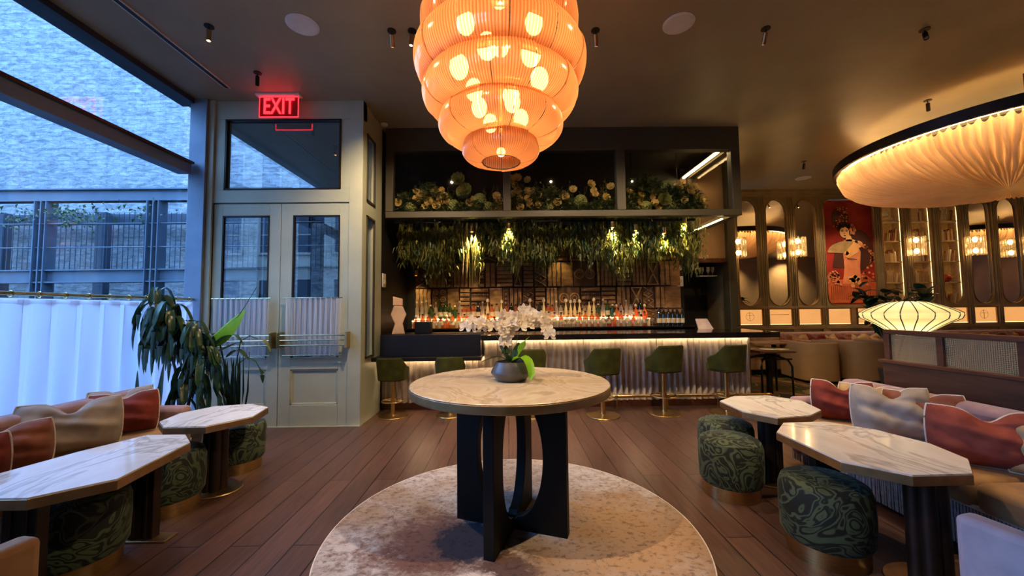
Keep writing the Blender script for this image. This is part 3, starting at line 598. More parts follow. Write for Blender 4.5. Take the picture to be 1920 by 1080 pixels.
# ================================================================== RUG AND CARPET
rg = MB().lathe([(1e-6, .001), (1.23, .001), (1.236, .006), (1.23, .012), (1e-6, .012)], 96).build('round_rug', 'rug', loc=(.02, 2.72, 0))
tag(rg, 'round distressed rug in cream, brown and indigo under the tall table', 'rug')
MB().ring(1.232, .006, .007, 120, 6).build('binding', 'piping', rg)
cp = box('carpet', 'carpet', 3.95, 14.5, 4.35, 9.3, .001, .012); cp.name = 'patterned_carpet'; tag(cp, 'green and terracotta swirl patterned carpet under the dining area', 'carpet')

# ================================================================== PANELLED MIRROR WALL (y = 9.4)
YW = 9.4
struct(box('wall_front', 'panelwall', 4.45, XR, YW+.36, YW+.48, 0, H))
PITCH = .727; BX = [5.95+PITCH*i for i in range(13)]
def stadium(cx, z0, z1, w, hr):
    h = w/2
    def inside(x, z):
        dx = abs(x-cx)
        if dx > h or z < z0 or z > z1: return False
        if z > z1-hr: return (dx/h)**2+((z-(z1-hr))/hr)**2 <= 1
        if z < z0+hr: return (dx/h)**2+(((z0+hr)-z)/hr)**2 <= 1
        return True
    return inside
def outline(inside, cx, cz, angs, rmax=4):
    P = []
    for a in angs:
        dx, dz = math.cos(a), math.sin(a); lo, hi = 0, rmax
        for _ in range(28):
            m_ = (lo+hi)/2
            if inside(cx+dx*m_, cz+dz*m_): lo = m_
            else: hi = m_
        P.append((cx+dx*lo, cz+dz*lo))
    return P
def slot_angles(cx, cz, x0, x1, z0, z1, n=20):
    """angles dense on the rounded ends of a tall slot, plus the rectangle's corners"""
    A = set()
    w, h = (x1-x0)/2, (z1-z0)/2
    for sx in (-1, 1):
        for sz in (-1, 1): A.add(math.atan2(sz*h, sx*w) % (2*PI))
    for i in range(n+1):
        x = -w+2*w*i/n
        for s in (-1, 1): A.add(math.atan2(s*h*.93, x*.98) % (2*PI))
    for i in range(9):
        z = -h*.8+1.6*h*i/8
        for s in (-1, 1): A.add(math.atan2(z, s*w) % (2*PI))
    return sorted(A)
def plate_hole(mb, x0, x1, z0, z1, hole, cx, cz, y0, y1, mi=0):
    A = slot_angles(cx, cz, x0, x1, z0, z1)
    rect = lambda x, z: x0 <= x <= x1 and z0 <= z <= z1
    o = outline(rect, cx, cz, A); h = outline(hole, cx, cz, A); n = len(A)
    v = [(x, y0, z) for x, z in o]+[(x, y0, z) for x, z in h]+[(x, y1, z) for x, z in h]
    f = [(i, (i+1) % n, n+(i+1) % n, n+i) for i in range(n)]+[(n+i, n+(i+1) % n, 2*n+(i+1) % n, 2*n+i) for i in range(n)]
    mb.add(v, f, mi); return h, A
# pilasters between bays are trim; every bay has a framed opening and a glowing onyx panel below
random.seed(3)
for i in range(13):
    cx = BX[i]
    if i == 4: continue
    art = i == 3
    x0, x1 = cx-PITCH/2+.07, cx+PITCH/2-.07
    if art: x1 = BX[4]+PITCH/2-.07
    mc = (x0+x1)/2; zt, zb = 4.17, 1.53
    b = MB(); hole = stadium(mc, zb, zt, (x1-x0)-.06, .30 if not art else .35)
    if art:
        def hole(x, z, mc=mc, w=(x1-x0)/2-.03, zb=zb, zt=zt):
            dx = abs(x-mc)
            if dx > w or z < zb or z > zt: return False
            r = .2
            if dx > w-r and z < zb+r: return (dx-w+r)**2+(zb+r-z)**2 <= r*r
            if dx > w-r and z > zt-r: return (dx-w+r)**2+(z-zt+r)**2 <= r*r
            return True
    h, A = plate_hole(b, x0, x1, 1.47, 4.25, hole, mc, (zb+zt)/2, YW, YW+.07)
    fo = struct(b.build('trim_%d' % (10+i), 'panelwall', None, True, 0))
    MB().tube([(x, YW-.004, z) for x, z in h], .012, 6, closed=True).build('moulding', 'bronze', fo)
    if i not in (5, 6, 7) and not art:
        hh = outline(stadium(mc, zb-.02, zt+.02, (x1-x0)-.03, .30), mc, (zb+zt)/2, A)
        mo = MB().add([(x, YW+.03, z) for x, z in hh]+[(x, YW+.045, z) for x, z in hh], [tuple(range(len(hh))), tuple(len(hh)+k for k in range(len(hh)))[::-1]]).build('wall_mirror', 'mirror', None, False)
        names = {0: 'in the bay nearest the bar', 1: 'in the second bay from the bar', 2: 'just left of the red painting', 8: 'right of the lit book niches',
                 9: 'at the right picture edge', 10: 'tenth bay', 11: 'eleventh bay', 12: 'last bay'}
        tag(mo, 'tall round-ended mirror, ' + names[i], 'mirror', 'mirrors in the panelled wall')
for i in range(14):
    x = BX[0]-PITCH/2+PITCH*i
    if i == 4: continue
    b = MB().box(x-.07, x+.07, YW-.01, YW+.08, 0, H-.12)
    for d in (-.045, 0, .045): b.box(x+d-.011, x+d+.011, YW-.035, YW, 1.0, 4.22)
    b.box(x-.085, x+.085, YW-.04, YW+.08, 0, .95).box(x-.085, x+.085, YW-.045, YW, 4.2, 4.28)
    struct(b.build('trim_%d' % (30+i), 'panelwall', None, True, .004))
struct(MB().box(4.52, XR, YW-.05, YW+.1, 4.25, H).box(4.52, XR, YW-.09, YW, 4.33, H).build('trim_50', 'panelwall', None, True, .005))
struct(MB().box(4.52, XR, YW-.03, YW+.08, 1.46, 1.52).box(4.52, XR, YW-.03, YW+.08, .96, 1.04).box(4.52, XR, YW, YW+.08, 0, .97).build('trim_51', 'panelwall', None, True, .005))
wb = ['nearest the bar', 'second along from the bar', 'third along from the bar', 'under the left half of the red painting', 'under the right half of the red painting',
      'behind the fig plant', 'right of the cream lantern lamp', 'under the third book niche', 'below the mirror beyond the book niches', 'at the right picture edge', 'a', 'b', 'c']
for i in range(10):
    cx = BX[i]
    o = box('lit_panel', 'e_niche', cx-.27, cx+.27, YW+.02, YW+.05, 1.07, 1.44)
    tag(o, 'glowing amber panel low on mirror wall, ' + wb[i], 'light panel', 'glowing panels along the mirror wall')
    MB().box(cx-.29, cx+.29, YW-.005, YW+.03, 1.045, 1.07).box(cx-.29, cx+.29, YW-.005, YW+.03, 1.44, 1.46).box(cx-.29, cx-.27, YW-.005, YW+.03, 1.07, 1.44).box(cx+.27, cx+.29, YW-.005, YW+.03, 1.07, 1.44).build('frame', 'bronze', o, False)
    MB().box(cx-.26, cx+.26, YW+.005, YW+.02, 1.072, 1.082).build('led_strip', 'e_shelf', o, False)
    rng = random.Random(i)
    if i in (0, 8): MB().ring(.10, .003, 0, 24, 4, mx=Matrix.Translation((cx-.02, YW+.018, 1.27)) @ Matrix.Rotation(PI/2, 4, 'X')).box(cx-.1, cx+.08, YW+.014, YW+.02, 1.30, 1.306).box(cx-.03, cx-.024, YW+.014, YW+.02, 1.16, 1.38).build('etched_motif', 'walnut', o, False)
    elif i == 1: MB().box(cx-.24, cx+.22, YW+.014, YW+.02, 1.31, 1.318).build('etched_motif', 'walnut', o, False)

# ---- lit book niches in bays 5..7
for n_, i in enumerate((5, 6, 7)):
    cx = BX[i]; x0, x1 = cx-PITCH/2+.06, cx+PITCH/2-.06
    q = empty('book_niche', (cx, YW, 0), 0, 'arched lit shelf niche in the panelling, ' + ['just right of the red painting', 'middle one of the three niches', 'farthest right of the three niches'][n_], 'shelf niche', 'book niches')
    hw = (x1-x0)/2
    MB().box(-hw, hw, .30, .32, 1.5, 4.2).box(-hw, -hw+.02, .075, .3, 1.5, 4.2).box(hw-.02, hw, .075, .3, 1.5, 4.2).box(-hw, hw, .075, .32, 1.5, 1.55).box(-hw, hw, .075, .32, 4.2, 4.22).build('cabinet', 'bookspine', q, False)
    zs = [1.55, 2.08, 2.6, 3.12, 3.62]
    for z in zs[1:]: MB().box(-hw+.02, hw-.02, .08, .3, z-.025, z).build('shelf', 'bookspine', q, False)
    for sx in (-1, 1): MB().box(sx*(hw-.03)-.007, sx*(hw-.03)+.007, .08, .09, 1.58, 4.1).build('led_strip', 'e_shelf', q, False)
    rng = random.Random(40+i)
    for k, z in enumerate(zs):
        x = cx-hw+.06
        kind = rng.choice(['row', 'row', 'lean', 'stack', 'vase'])
        nm = ['bottom', 'second', 'third', 'fourth', 'top'][k]; wh = ['first', 'middle', 'last'][n_]
        if kind in ('row', 'lean'):
            while x < cx+hw-.16:
                wdt = rng.uniform(.025, .05); hh_ = rng.uniform(.2, .32)
                o = MB().box(0, wdt, 0, .17, 0, hh_).build('book', rng.choice(['bookspine', 'paper', 'camel', 'rust', 'gold_cloth']), None, False)
                o.location = (x, YW+.1, z+.002)
                if kind == 'lean': o.rotation_euler.y = R(10); o.location.z += .001; x += .012
                tag(o, 'book standing on the %s shelf of the %s lit niche' % (nm, wh), 'book', 'books on the %s shelf of the %s niche' % (nm, wh))
                x += wdt+.004
        elif kind == 'stack':
            for s_ in range(3):
                o = MB().box(-.14+.01*s_, .14-.015*s_, 0, .16, 0, .035).build('book', rng.choice(['bookspine', 'paper', 'rust']), None, False, loc=(cx, YW+.1, z+.002+.037*s_))
                tag(o, 'flat book, %s of the pile on the %s shelf of the %s lit niche' % (['bottom', 'middle', 'top'][s_], nm, wh), 'book')
            o = MB().lathe([(.03, 0), (.07, .03), (.08, .08), (.05, .13), (.03, .15), (.035, .16)], 16).build('bowl_vase', rng.choice(['white', 'gold_cloth']), None, loc=(cx, YW+.18, z+.114)); tag(o, 'small pale vase on the book pile, %s shelf of the %s niche' % (nm, wh), 'vase')
        else:
            o = MB().sphere((0, 0, .1), .1, 20, 12).lathe([(.04, -.002), (.05, .02)], 16).build('ball_vase', 'redcloth' if i == 7 else 'white', None, loc=(cx+.03, YW+.19, z+.004)); tag(o, '%s round vase on the %s shelf of the %s lit niche' % ('red' if i == 7 else 'white', nm, wh), 'vase')

# ---- crystal sconces
def sconce(x, label):
    t = empty('wall_sconce', (x, YW-.04, 2.95), 0, label, 'sconce', 'crystal sconces on the mirror wall')
    box('back_plate', 'brass', -.05, .05, -.01, .005, -.2, .2, t, .004)
    MB().ring(.13, .006, -.09, 24, 6, mx=Matrix.Translation((0, -.15, 0))).ring(.13, .006, .09, 24, 6, mx=Matrix.Translation((0, -.15, 0))).tube([(0, 0, .09), (0, -.15, .09)], .008).tube([(0, 0, -.09), (0, -.15, -.09)], .008).build('frame', 'brass', t)
    for k in range(12):
        a = 2*PI*k/12; b = MB().cyl(.15*math.cos(a), -.15+.15*math.sin(a), -.24, .22, .024, 8); b.build('crystal_rod', 'crystal', t)
    for z in (-.13, .14): MB().sphere((0, -.15, z), .05, 12, 8, sc=(1, 1, 1.3)).build('bulb', 'e_crystal', t)
    return t
for x, l in ((BX[0]-PITCH/2, 'crystal rod wall sconce beside the bar, left of the first mirror'), (BX[1]+PITCH/2, 'crystal rod wall sconce between the second and third mirrors'),
             (BX[5]+PITCH/2, 'crystal rod wall sconce between the first two book niches'), (BX[7]+PITCH/2, 'crystal rod wall sconce right of the third book niche'),
             (BX[9]+PITCH/2, 'crystal rod wall sconce at the right picture edge')): sconce(x, l)

# ---- painting
px0, px1 = BX[3]-PITCH/2+.1, BX[4]+PITCH/2-.1; pcx = (px0+px1)/2
def art():
    t = empty('painting', (pcx, YW+.05, 1.53), 0, 'tall red painting of a dancer in a flowered shawl holding a fan', 'painting')
    W, Hh = (px1-px0)/2, 2.62
    # panel coordinates: u -1..1, v 0..1 from the photo
    def P(u, v): return (u*W, v*Hh)
    def flat(nm, polys, m, d, th=.003):
        b = MB()
        for pl in polys: 
            mx = Matrix(((1, 0, 0, 0), (0, 0, -1, -d), (0, 1, 0, 0), (0, 0, 0, 1)))
            b.prism([P(*q) for q in pl], 0, th, 0, mx)
        return b.build(nm, m, t, False)
    def ell(cu, cv, ru, rv, n=20, a0=0, a1=2*PI): return [(cu+ru*math.cos(a0+(a1-a0)*k/n), cv+rv*math.sin(a0+(a1-a0)*k/n)) for k in range(n if a1-a0 > 6.2 else n+1)]
    flat('canvas', [[(-1, 0), (1, 0), (1, 1), (-1, 1)]], 'art_red', 0, .004)
    flat('umber_ground', [ell(.35, .52, .62, .2), [(-.7, .35), (.2, .35), (.3, .6), (-.5, .6)]], 'art_shadow', .005)
    flat('skirt', [[(-.95, .02), (.95, .02), (1, .22), (.5, .3), (.1, .26), (-.4, .24), (-1, .25)]], 'art_orange', .007)
    flat('dress', [[(-.32, .2), (.42, .2), (.40, .36), (.46, .50), (.3, .60), (-.12, .60), (-.25, .50), (-.22, .36)]], 'art_pink', .009)
    flat('mantilla', [ell(-.28, .83, .34, .11, 22)], 'art_shadow', .009)
    rng = random.Random(2)
    flat('lace_pattern', [ell(-.28+rng.uniform(-.3, .3), .83+rng.uniform(-.09, .1), .03, .006, 8) for _ in range(40)], 'art_orange', .013)
    flat('hair', [ell(-.14, .735, .30, .055, 22), ell(.14, .70, .14, .05, 16)], 'art_dark', .013)
    flat('neck', [[(-.12, .60), (.14, .60), (.1, .68), (-.06, .68)], ell(.05, .58, .34, .045, 20), ell(.36, .575, .2, .035, 16)], 'art_skin', .013)
    flat('face', [ell(-.15, .69, .19, .052, 24)], 'art_skin', .017)
    flat('features', [ell(-.24, .70, .05, .004, 8), ell(-.06, .70, .05, .004, 8), ell(-.24, .712, .07, .003, 8), ell(-.06, .712, .07, .003, 8), ell(-.15, .658, .045, .005, 8), ell(-.165, .68, .015, .005, 6), ell(-.02, .745, .05, .02, 10), ell(-.2, .75, .06, .018, 10)], 'art_dark', .021)
    fan = [(-.1, .49)]+[(-.1+.78*math.cos(a), .49+.115*math.sin(a)) for a in [PI*.30+PI*.68*k/12 for k in range(13)]]
    flat('fan', [fan], 'gold_cloth', .017)
    flat('arm', [[(-.2, .46), (-.05, .44), (.34, .50), (.42, .57), (.2, .6), (-.1, .52)], ell(-.12, .49, .1, .02, 12)], 'art_skin', .021)
    flat('hand_lines', [[(-.1, .438), (.26, .428), (.27, .433), (-.1, .444)]], 'art_dark', .025)
    flat('hair_flower', [ell(.18+.08*math.cos(k), .71+.03*math.sin(k), .06, .016, 10) for k in range(0, 6)]+[ell(.16, .75, .07, .02, 10)], 'art_pink', .021)
    dots = []
    for k in range(60):
        a = rng.uniform(0, 1)
        u, v = (.5+.42*math.sin(a*2.6)+rng.uniform(-.06, .06), .58-.22*a+rng.uniform(-.012, .012)) if k < 34 else (rng.choice([-1, 1])*rng.uniform(.42, .92), rng.uniform(.19, .31))
        dots.append(ell(max(-.95, min(.93, u)), v, .05, .011, 9))
    for k in range(40): dots.append(ell(-.95+.5*rng.random(), .2+.12*rng.random(), .045, .010, 9))
    flat('shawl_pattern', dots, 'art_pink', .021)
    flat('waist_bouquet', [ell(.15+rng.uniform(-.22, .22), .22+rng.uniform(-.04, .05), .08, .018, 10) for _ in range(14)], 'art_skin', .017)
    flat('skirt_fringe', [[(-.8+.08*k, .05), (-.79+.08*k, .05), (-.77+.08*k, .18), (-.785+.08*k, .18)] for k in range(20)], 'art_shadow', .012)
art()

# ================================================================== BAR
bar = empty('bar_counter', (0, 6.05, 0), 0, 'long bar counter with black stone top and lit ivory ribbed front', 'bar counter')
def ribbed(x0, x1, z0, z1, name, seed, parent):
    rng = random.Random(seed); n = int((x1-x0)*46)
    ph = [rng.uniform(0, 6.28) for _ in range(8)]
    # irregular hanging folds: rib spacing and depth wander along the bar and down the height
    def fn(u, v):
        x = x0+(x1-x0)*u; t = x*2*PI/.095+.5*math.sin(x*3.1+ph[0])+.35*math.sin(x*7.3+ph[1])+.12*math.sin(v*4+x*5+ph[2])
        d = .5+.5*math.sin(t); d = d**.8*(.050+.012*math.sin(x*11+ph[3])+.005*math.sin(v*9+x*23+ph[4]))
        return (x, -d, z0+(z1-z0)*v)
    return MB().grid(fn, n*4, 14).build(name, 'plaster', parent)
ribbed(-.42, 3.77, .10, 1.035, 'ribbed_front', 1, bar)
ribbed(-1.94, -.42, .10, .77, 'ribbed_front', 2, bar)
def fn(u, v):
    y = .0+.62*u; return (3.77+.03*(.5+.5*math.sin(u*37)), y, .1+.935*v)
MB().grid(fn, 60, 6).build('ribbed_end', 'plaster', bar)
box('carcass', 'black_wood', -1.94, 3.74, .03, .4, 0, 1.06, bar)
box('kickboard', 'walnut', -1.94, 3.78, -.03, .03, 0, .10, bar)
box('counter_top', 'black_stone', -.39, 3.95, -.46, .44, 1.062, 1.142, bar, .006)
box('lower_shelf', 'black_metal', -1.94, -.385, -.50, .02, .785, .84, bar, .005)
box('raised_panel', 'black_panel', -1.87, -.40, -.34, .40, .84, 1.15, bar, .006)
MB().box(-.37, 3.76, -.07, -.045, 1.045, 1.06).build('led_strip', 'e_led2', bar, False)
MB().box(-1.92, -.40, -.07, -.045, .768, .783).build('led_strip', 'e_led2', bar, False)
ft = MB().tube([(-.3, -.20, .19), (3.95, -.20, .19)], .022, 12)
ft.build('foot_rail', 'brass', bar)
for i in range(6):
    x = .1+.76*i; MB().tube([(x, -.20, .19), (x, -.20, .0)], .009).cyl(x, -.2, 0, .012, .022, 12).build('rail_post', 'brass', bar)
    MB().tube([(x-.02, -.2, .19), (x+.02, -.2, .19)], .029, 12).build('rail_collar', 'pale_brass', bar)

bb = empty('back_bar', (0, 7.3, 0), 0, 'black back bar cabinet with a raised lit display step', 'back bar')
box('cabinet', 'black_stone', -1.85, 3.42, -.25, .31, 0, 1.15, bb)
box('worktop', 'black_stone', -1.9, 3.42, -.30, .31, 1.15, 1.18, bb, .004)
box('display_step', 'paper', -1.8, 2.7, .02, .31, 1.18, 1.325, bb)
box('step_lip', 'glass_clear', -1.8, 2.7, -.005, .31, 1.325, 1.335, bb)
MB().box(-1.8, 2.7, .005, .018, 1.30, 1.315).build('led_strip', 'e_backbar', bb, False)
MB().box(-1.8, 2.7, .215, .235, 1.335, 1.343).build('led_strip', 'e_backwash', bb, False)

# ---- carved wood wall behind the bottles
def carved():
    b = MB(); y = 0
    rows = [(1.18, 1.50), (1.50, 1.94), (1.94, 2.44), (2.44, 2.95)]
    seq = {1: [('vw', .32), ('circ', .30), ('plain', .24), ('h', .22), ('hb', .36), ('plain', .27), ('dots', .12), ('v', .26), ('zig', .24), ('h', .22), ('v', .24), ('big', .44), ('hb', .40), ('h', .30), ('vb', .28), ('x', .24), ('zig', .24), ('v', .2)],
           2: [('zig', .26), ('v', .34), ('dots', .14), ('v', .3), ('plain', .2), ('hb', .12), ('v', .22), ('h', .34), ('x', .18), ('h', .22), ('zig', .26), ('vw', .28), ('plain', .24), ('big', .44), ('v', .4), ('h', .3), ('v', .3), ('x', .25), ('vw', .22)],
           0: [('h', .4), ('x', .3), ('v', .5), ('big', .4), ('hb', .4), ('zig', .4), ('circ', .4), ('h', .5), ('x', .4), ('hb', .4), ('x', .4), ('zig', .3), ('h', .3), ('v', .2)],
           3: [('v', .4), ('h', .4), ('circ', .4), ('zig', .4), ('v', .5), ('big', .5), ('h', .4), ('x', .4), ('vw', .5), ('h', .4), ('zig', .4), ('v', .4)]}
    rng = random.Random(8)
    for ri, (z0, z1) in enumerate(rows):
        x = -1.80
        for kind, w_ in seq[ri]:
            x1 = min(x+w_, 3.40)
            if x1-x < .06: break
            g = .010; a0, a1, c0, c1 = x+g, x1-g, z0+g, z1-g
            d0 = -.03-rng.uniform(0, .012); b.box(a0, a1, d0, .02, c0, c1, 0 if kind == 'plain' else 1)  # base plates darkened: shade between raised motifs put into their colour
            f = d0-.042; W_ = a1-a0; Hh = c1-c0
            if kind in ('v', 'vw', 'vb'):
                n = max(2, int(W_/.07))
                for k in range(n):
                    xa = a0+W_*(k+.12)/n; xb = a0+W_*(k+.88)/n
                    if kind == 'vw':
                        pts = []; m_ = 8
                        for q in range(m_): pts.append((xa+.008*math.sin(q*1.7+k), c0+.01+(Hh-.02)*q/(m_-1)))
                        for q in range(m_-1, -1, -1): pts.append((xb+.008*math.sin(q*1.7+k), c0+.01+(Hh-.02)*q/(m_-1)))
                        mx = Matrix(((1, 0, 0, 0), (0, 0, -1, d0), (0, 1, 0, 0), (0, 0, 0, 1))); b.prism(pts, 0, .024, 0, mx)
                    else: b.box(xa, xb, f, d0, c0+.01, c1-.01)
                    if kind == 'vb': b.box(xa+.01, xb-.01, f-.012, f, c0+.06, c1-.06)
            elif kind in ('h', 'hb'):
                n = max(3, int(Hh/.075))
                for k in range(n):
                    za = c0+Hh*(k+.15)/n; zb = c0+Hh*(k+.85)/n
                    if kind == 'hb' and k % 2:
                        m_ = int(W_/.035)
                        for q in range(m_): b.sphere((a0+W_*(q+.5)/m_, d0-.004, (za+zb)/2), .014, 8, 5)
                    else: b.box(a0+.012, a1-.012, f, d0, za, zb)
            elif kind == 'circ':
                n = max(1, int(W_/.13)); m_ = max(2, int(Hh/.13)); 
                for k in range(n):
                    for q in range(m_):
                        cx, cz = a0+W_*(k+.5)/n, c0+Hh*(q+.5)/m_; mx = Matrix.Translation((cx, d0-.004, cz)) @ Matrix.Rotation(PI/2, 4, 'X')
                        b.ring(.044, .012, 0, 20, 6, 0, mx); b.sphere((cx, d0, cz), .018, 10, 6)
            elif kind == 'dots':
                for q in range(5): b.sphere((a0+W_/2, d0, c0+Hh*(q+.5)/5), .026, 10, 6)
                b.box(a0, a0+.012, f, d0, c0, c1); b.box(a1-.012, a1, f, d0, c0, c1)
            elif kind == 'zig':
                n = 3; b_ = .03
                for s in (0, 1):
                    for q in range(n):
                        za, zb = c0+Hh*q/n+.01, c0+Hh*(q+1)/n-.01; zm = (za+zb)/2; xl, xr = (a0+.015, a0+W_*.5) if s == 0 else (a1-.015, a1-W_*.5+.0)
                        b.tube([(xl, d0-.004, za), (xr, d0-.004, zm), (xl, d0-.004, zb)], .013, 6)
                for q in range(n-1): b.sphere((a0+W_*.5, d0, c0+Hh*(q+1)/n), .022, 10, 6)
            elif kind == 'x':
                b.tube([(a0+.01, d0-.004, c0+.01), (a1-.01, d0-.004, c1-.01)], .014, 6); b.tube([(a0+.01, d0-.004, c1-.01), (a1-.01, d0-.004, c0+.01)], .014, 6)
                for zz in (c0+.012, c1-.03): b.box(a0+.01, a1-.01, f, d0, zz, zz+.018)
            elif kind == 'big':
                for k in range(2):
                    cx, cz = a0+W_*(k+.5)/2, (c0 if ri == 2 else c1)-(0 if ri == 2 else 0)
                    mx = Matrix.Translation((cx, d0-.002, (c0+c1)/2)) @ Matrix.Rotation(PI/2, 4, 'X')
                    b.ring(W_*.2, .02, 0, 28, 6, 0, mx); b.ring(W_*.10, .012, 0, 20, 6, 0, mx)
            else: b.box(a0+.02, a1-.02, d0-.012, d0, c0+.02, c1-.02)
            x = x1
        if x < 3.38: b.box(x+.006, 3.41, -.03, .02, z0+.006, z1-.006)
    o = b.build('carved_wall_panel', ['carved', 'carved_shade'], None, True, loc=(0, 7.60, 0), ang=40); tag(o, 'carved brown wood relief of lines, circles and zigzags behind the bottles', 'wall panel')
carved()

# ---- bottles, decanters and glasses: one lathe each, copied along the shelves
PROFS = {
 'wine': ([(.001, 0), (.037, 0), (.038, .02), (.038, .19), (.033, .225), (.015, .255), (.014, .30), (.016, .302), (.016, .315), (.001, .315)], (0, .285)),
 'tall': ([(.001, 0), (.034, 0), (.035, .02), (.035, .20), (.028, .225), (.014, .245), (.013, .31), (.018, .312), (.018, .345), (.001, .345)], (0, .31)),
 'spirit': ([(.001, 0), (.042, 0), (.043, .02), (.043, .15), (.036, .185), (.016, .20), (.015, .24), (.020, .242), (.020, .268), (.001, .268)], (0, .24)),
 'decanter': ([(.001, 0), (.05, 0), (.058, .03), (.055, .08), (.03, .12), (.016, .15), (.015, .19), (.019, .192), (.024, .215), (.012, .235), (.001, .24)], (0, .19)),
 'flask': ([(.001, 0), (.045, 0), (.047, .015), (.045, .11), (.03, .14), (.018, .15), (.018, .17), (.022, .172), (.022, .195), (.001, .195)], (0, .17)),
 'slim': ([(.001, 0), (.026, 0), (.027, .05), (.032, .12), (.022, .20), (.012, .25), (.012, .29), (.028, .30), (.032, .33), (.018, .36), (.001, .365)], (0, .295)),
 'tumbler': ([(.001, 0), (.032, 0), (.037, .095), (.035, .095), (.030, .008), (.001, .008)], None),
 'coupe': ([(.001, 0), (.03, 0), (.028, .004), (.004, .008), (.004, .08), (.03, .10), (.046, .135), (.044, .135), (.026, .104), (.001, .09)], None)}
def bottle(kind, body, cap, lab=None):
    prof, cz = PROFS[kind]; b = MB().lathe(prof, 14)
    mi = []
    n = 14
    if cz:
        for j in range(len(prof)-1): mi += [1 if prof[j][1] >= cz[1]-1e-6 else 0]*n
        b.m[:len(mi)] = mi
    if lab:
        r = max(p[0] for p in prof)+.0012; b.lathe([(r, .05), (r, .13)], n, 2)
        b.f = b.f[:-2]; b.m = b.m[:-2]
    return b.build('glass_tumbler' if kind == 'tumbler' else 'coupe_glass' if kind == 'coupe' else 'bottle', [body, cap, 'paper'])
KINDS = [ # name, profile, body, cap, label, description
 ('wine', 'glass_green', 'cap', True, 'green glass bottle with cream label'), ('wine', 'glass_dark', 'cap', True, 'dark wine bottle with cream label'),
 ('tall', 'glass_clear', 'whitecap', False, 'tall clear spirit bottle with pale cap'), ('spirit', 'glass_whisky', 'cap', True, 'amber whisky bottle with dark cap'),
 ('spirit', 'glass_clear', 'cap', True, 'square-shouldered clear bottle with dark cap'), ('decanter', 'glass_whisky', 'whitecap', False, 'round amber decanter with pale stopper'),
 ('flask', 'glass_clear', 'redcloth', True, 'short clear flask with red cap'), ('slim', 'creamglaze', 'whitecap', False, 'slim cream bottle with flared pale top'),
 ('flask', 'redcloth', 'cap', True, 'short red bottle'), ('tall', 'creamglaze', 'cap', False, 'tall cream bottle with dark cap'), ('spirit', 'glass_green', 'whitecap', False, 'green spirit bottle with pale cap')]
protos = {}
ZONES = [(-9, -.9, 'left end'), (-.9, .0, 'left of the orchid'), (.0, .9, 'right of the orchid'), (.9, 1.8, 'middle'), (1.8, 9, 'right end')]
def zone(x): return next(z for a, b_, z in ZONES if a <= x < b_)
def put(ki, x, y, z, tier, s=1.0):
    k = KINDS[ki]
    lab = '%s, %s of the %s' % (k[4], zone(x), tier); grp = '%ss, %s, %s' % (k[4], zone(x), tier)
    if ki not in protos:
        o = bottle(k[0], k[1], k[2], k[3]); protos[ki] = o
    else:
        o = protos[ki].copy(); COL.objects.link(o)
    o.location = (x, y, z); o.rotation_euler.z = random.uniform(0, 6); o.scale = (s, s, s)
    tag(o, lab, 'bottle', grp); return o
random.seed(21)
def run(x0, x1, y, z, tier, choose, gap=(.078, .1)):
    x = x0
    while x < x1:
        put(choose(x), x, y+random.uniform(-.008, .008), z, tier, random.uniform(.95, 1.08)); x += random.uniform(*gap)
def up_(x):
    if x < -1.55: return random.choice([2, 2, 9])
    if x < -.95: return random.choice([0, 10, 0, 2])
    if .95 < x < 1.75: return random.choice([7, 7, 9, 4])
    if 1.6 < x < 2.1: return random.choice([0, 10, 2])
    return random.choice([1, 2, 3, 4, 5, 7, 3, 8, 1])
run(-1.74, 2.66, 7.47, 1.337, 'upper back-bar tier', up_)
def lo_(x):
    if x < -1.0: return random.choice([3, 3, 5, 8])
    return random.choice([3, 4, 6, 8, 5, 3, 6, 4])
run(-1.70, 2.66, 7.20, 1.182, 'lower back-bar tier', lo_, (.098, .125))
run(2.80, 3.30, 7.14, 1.182, 'worktop by the service opening', lambda x: 1, (.082, .09))
tm = bottle('tumbler', 'glass_clear', 'cap'); cpg = bottle('coupe', 'glass_clear', 'cap')
x = -1.66; first = [1, 1]; k = 0
while x < 2.7:
    src, j, nm, ct = (tm, 0, 'clear tumbler', 'glass') if (k % 7) < 5 else (cpg, 1, 'stemmed coupe glass', 'glass')
    o = src if first[j] else src.copy()
    if not first[j]: COL.objects.link(o)
    first[j] = 0; o.location = (x, 7.06+random.uniform(-.01, .01), 1.182)
    tag(o, '%s in the front row of the back bar, %s' % (nm, zone(x)), ct, '%ses on the back bar front row, %s' % (nm, zone(x)))
    x += .105; k += 1

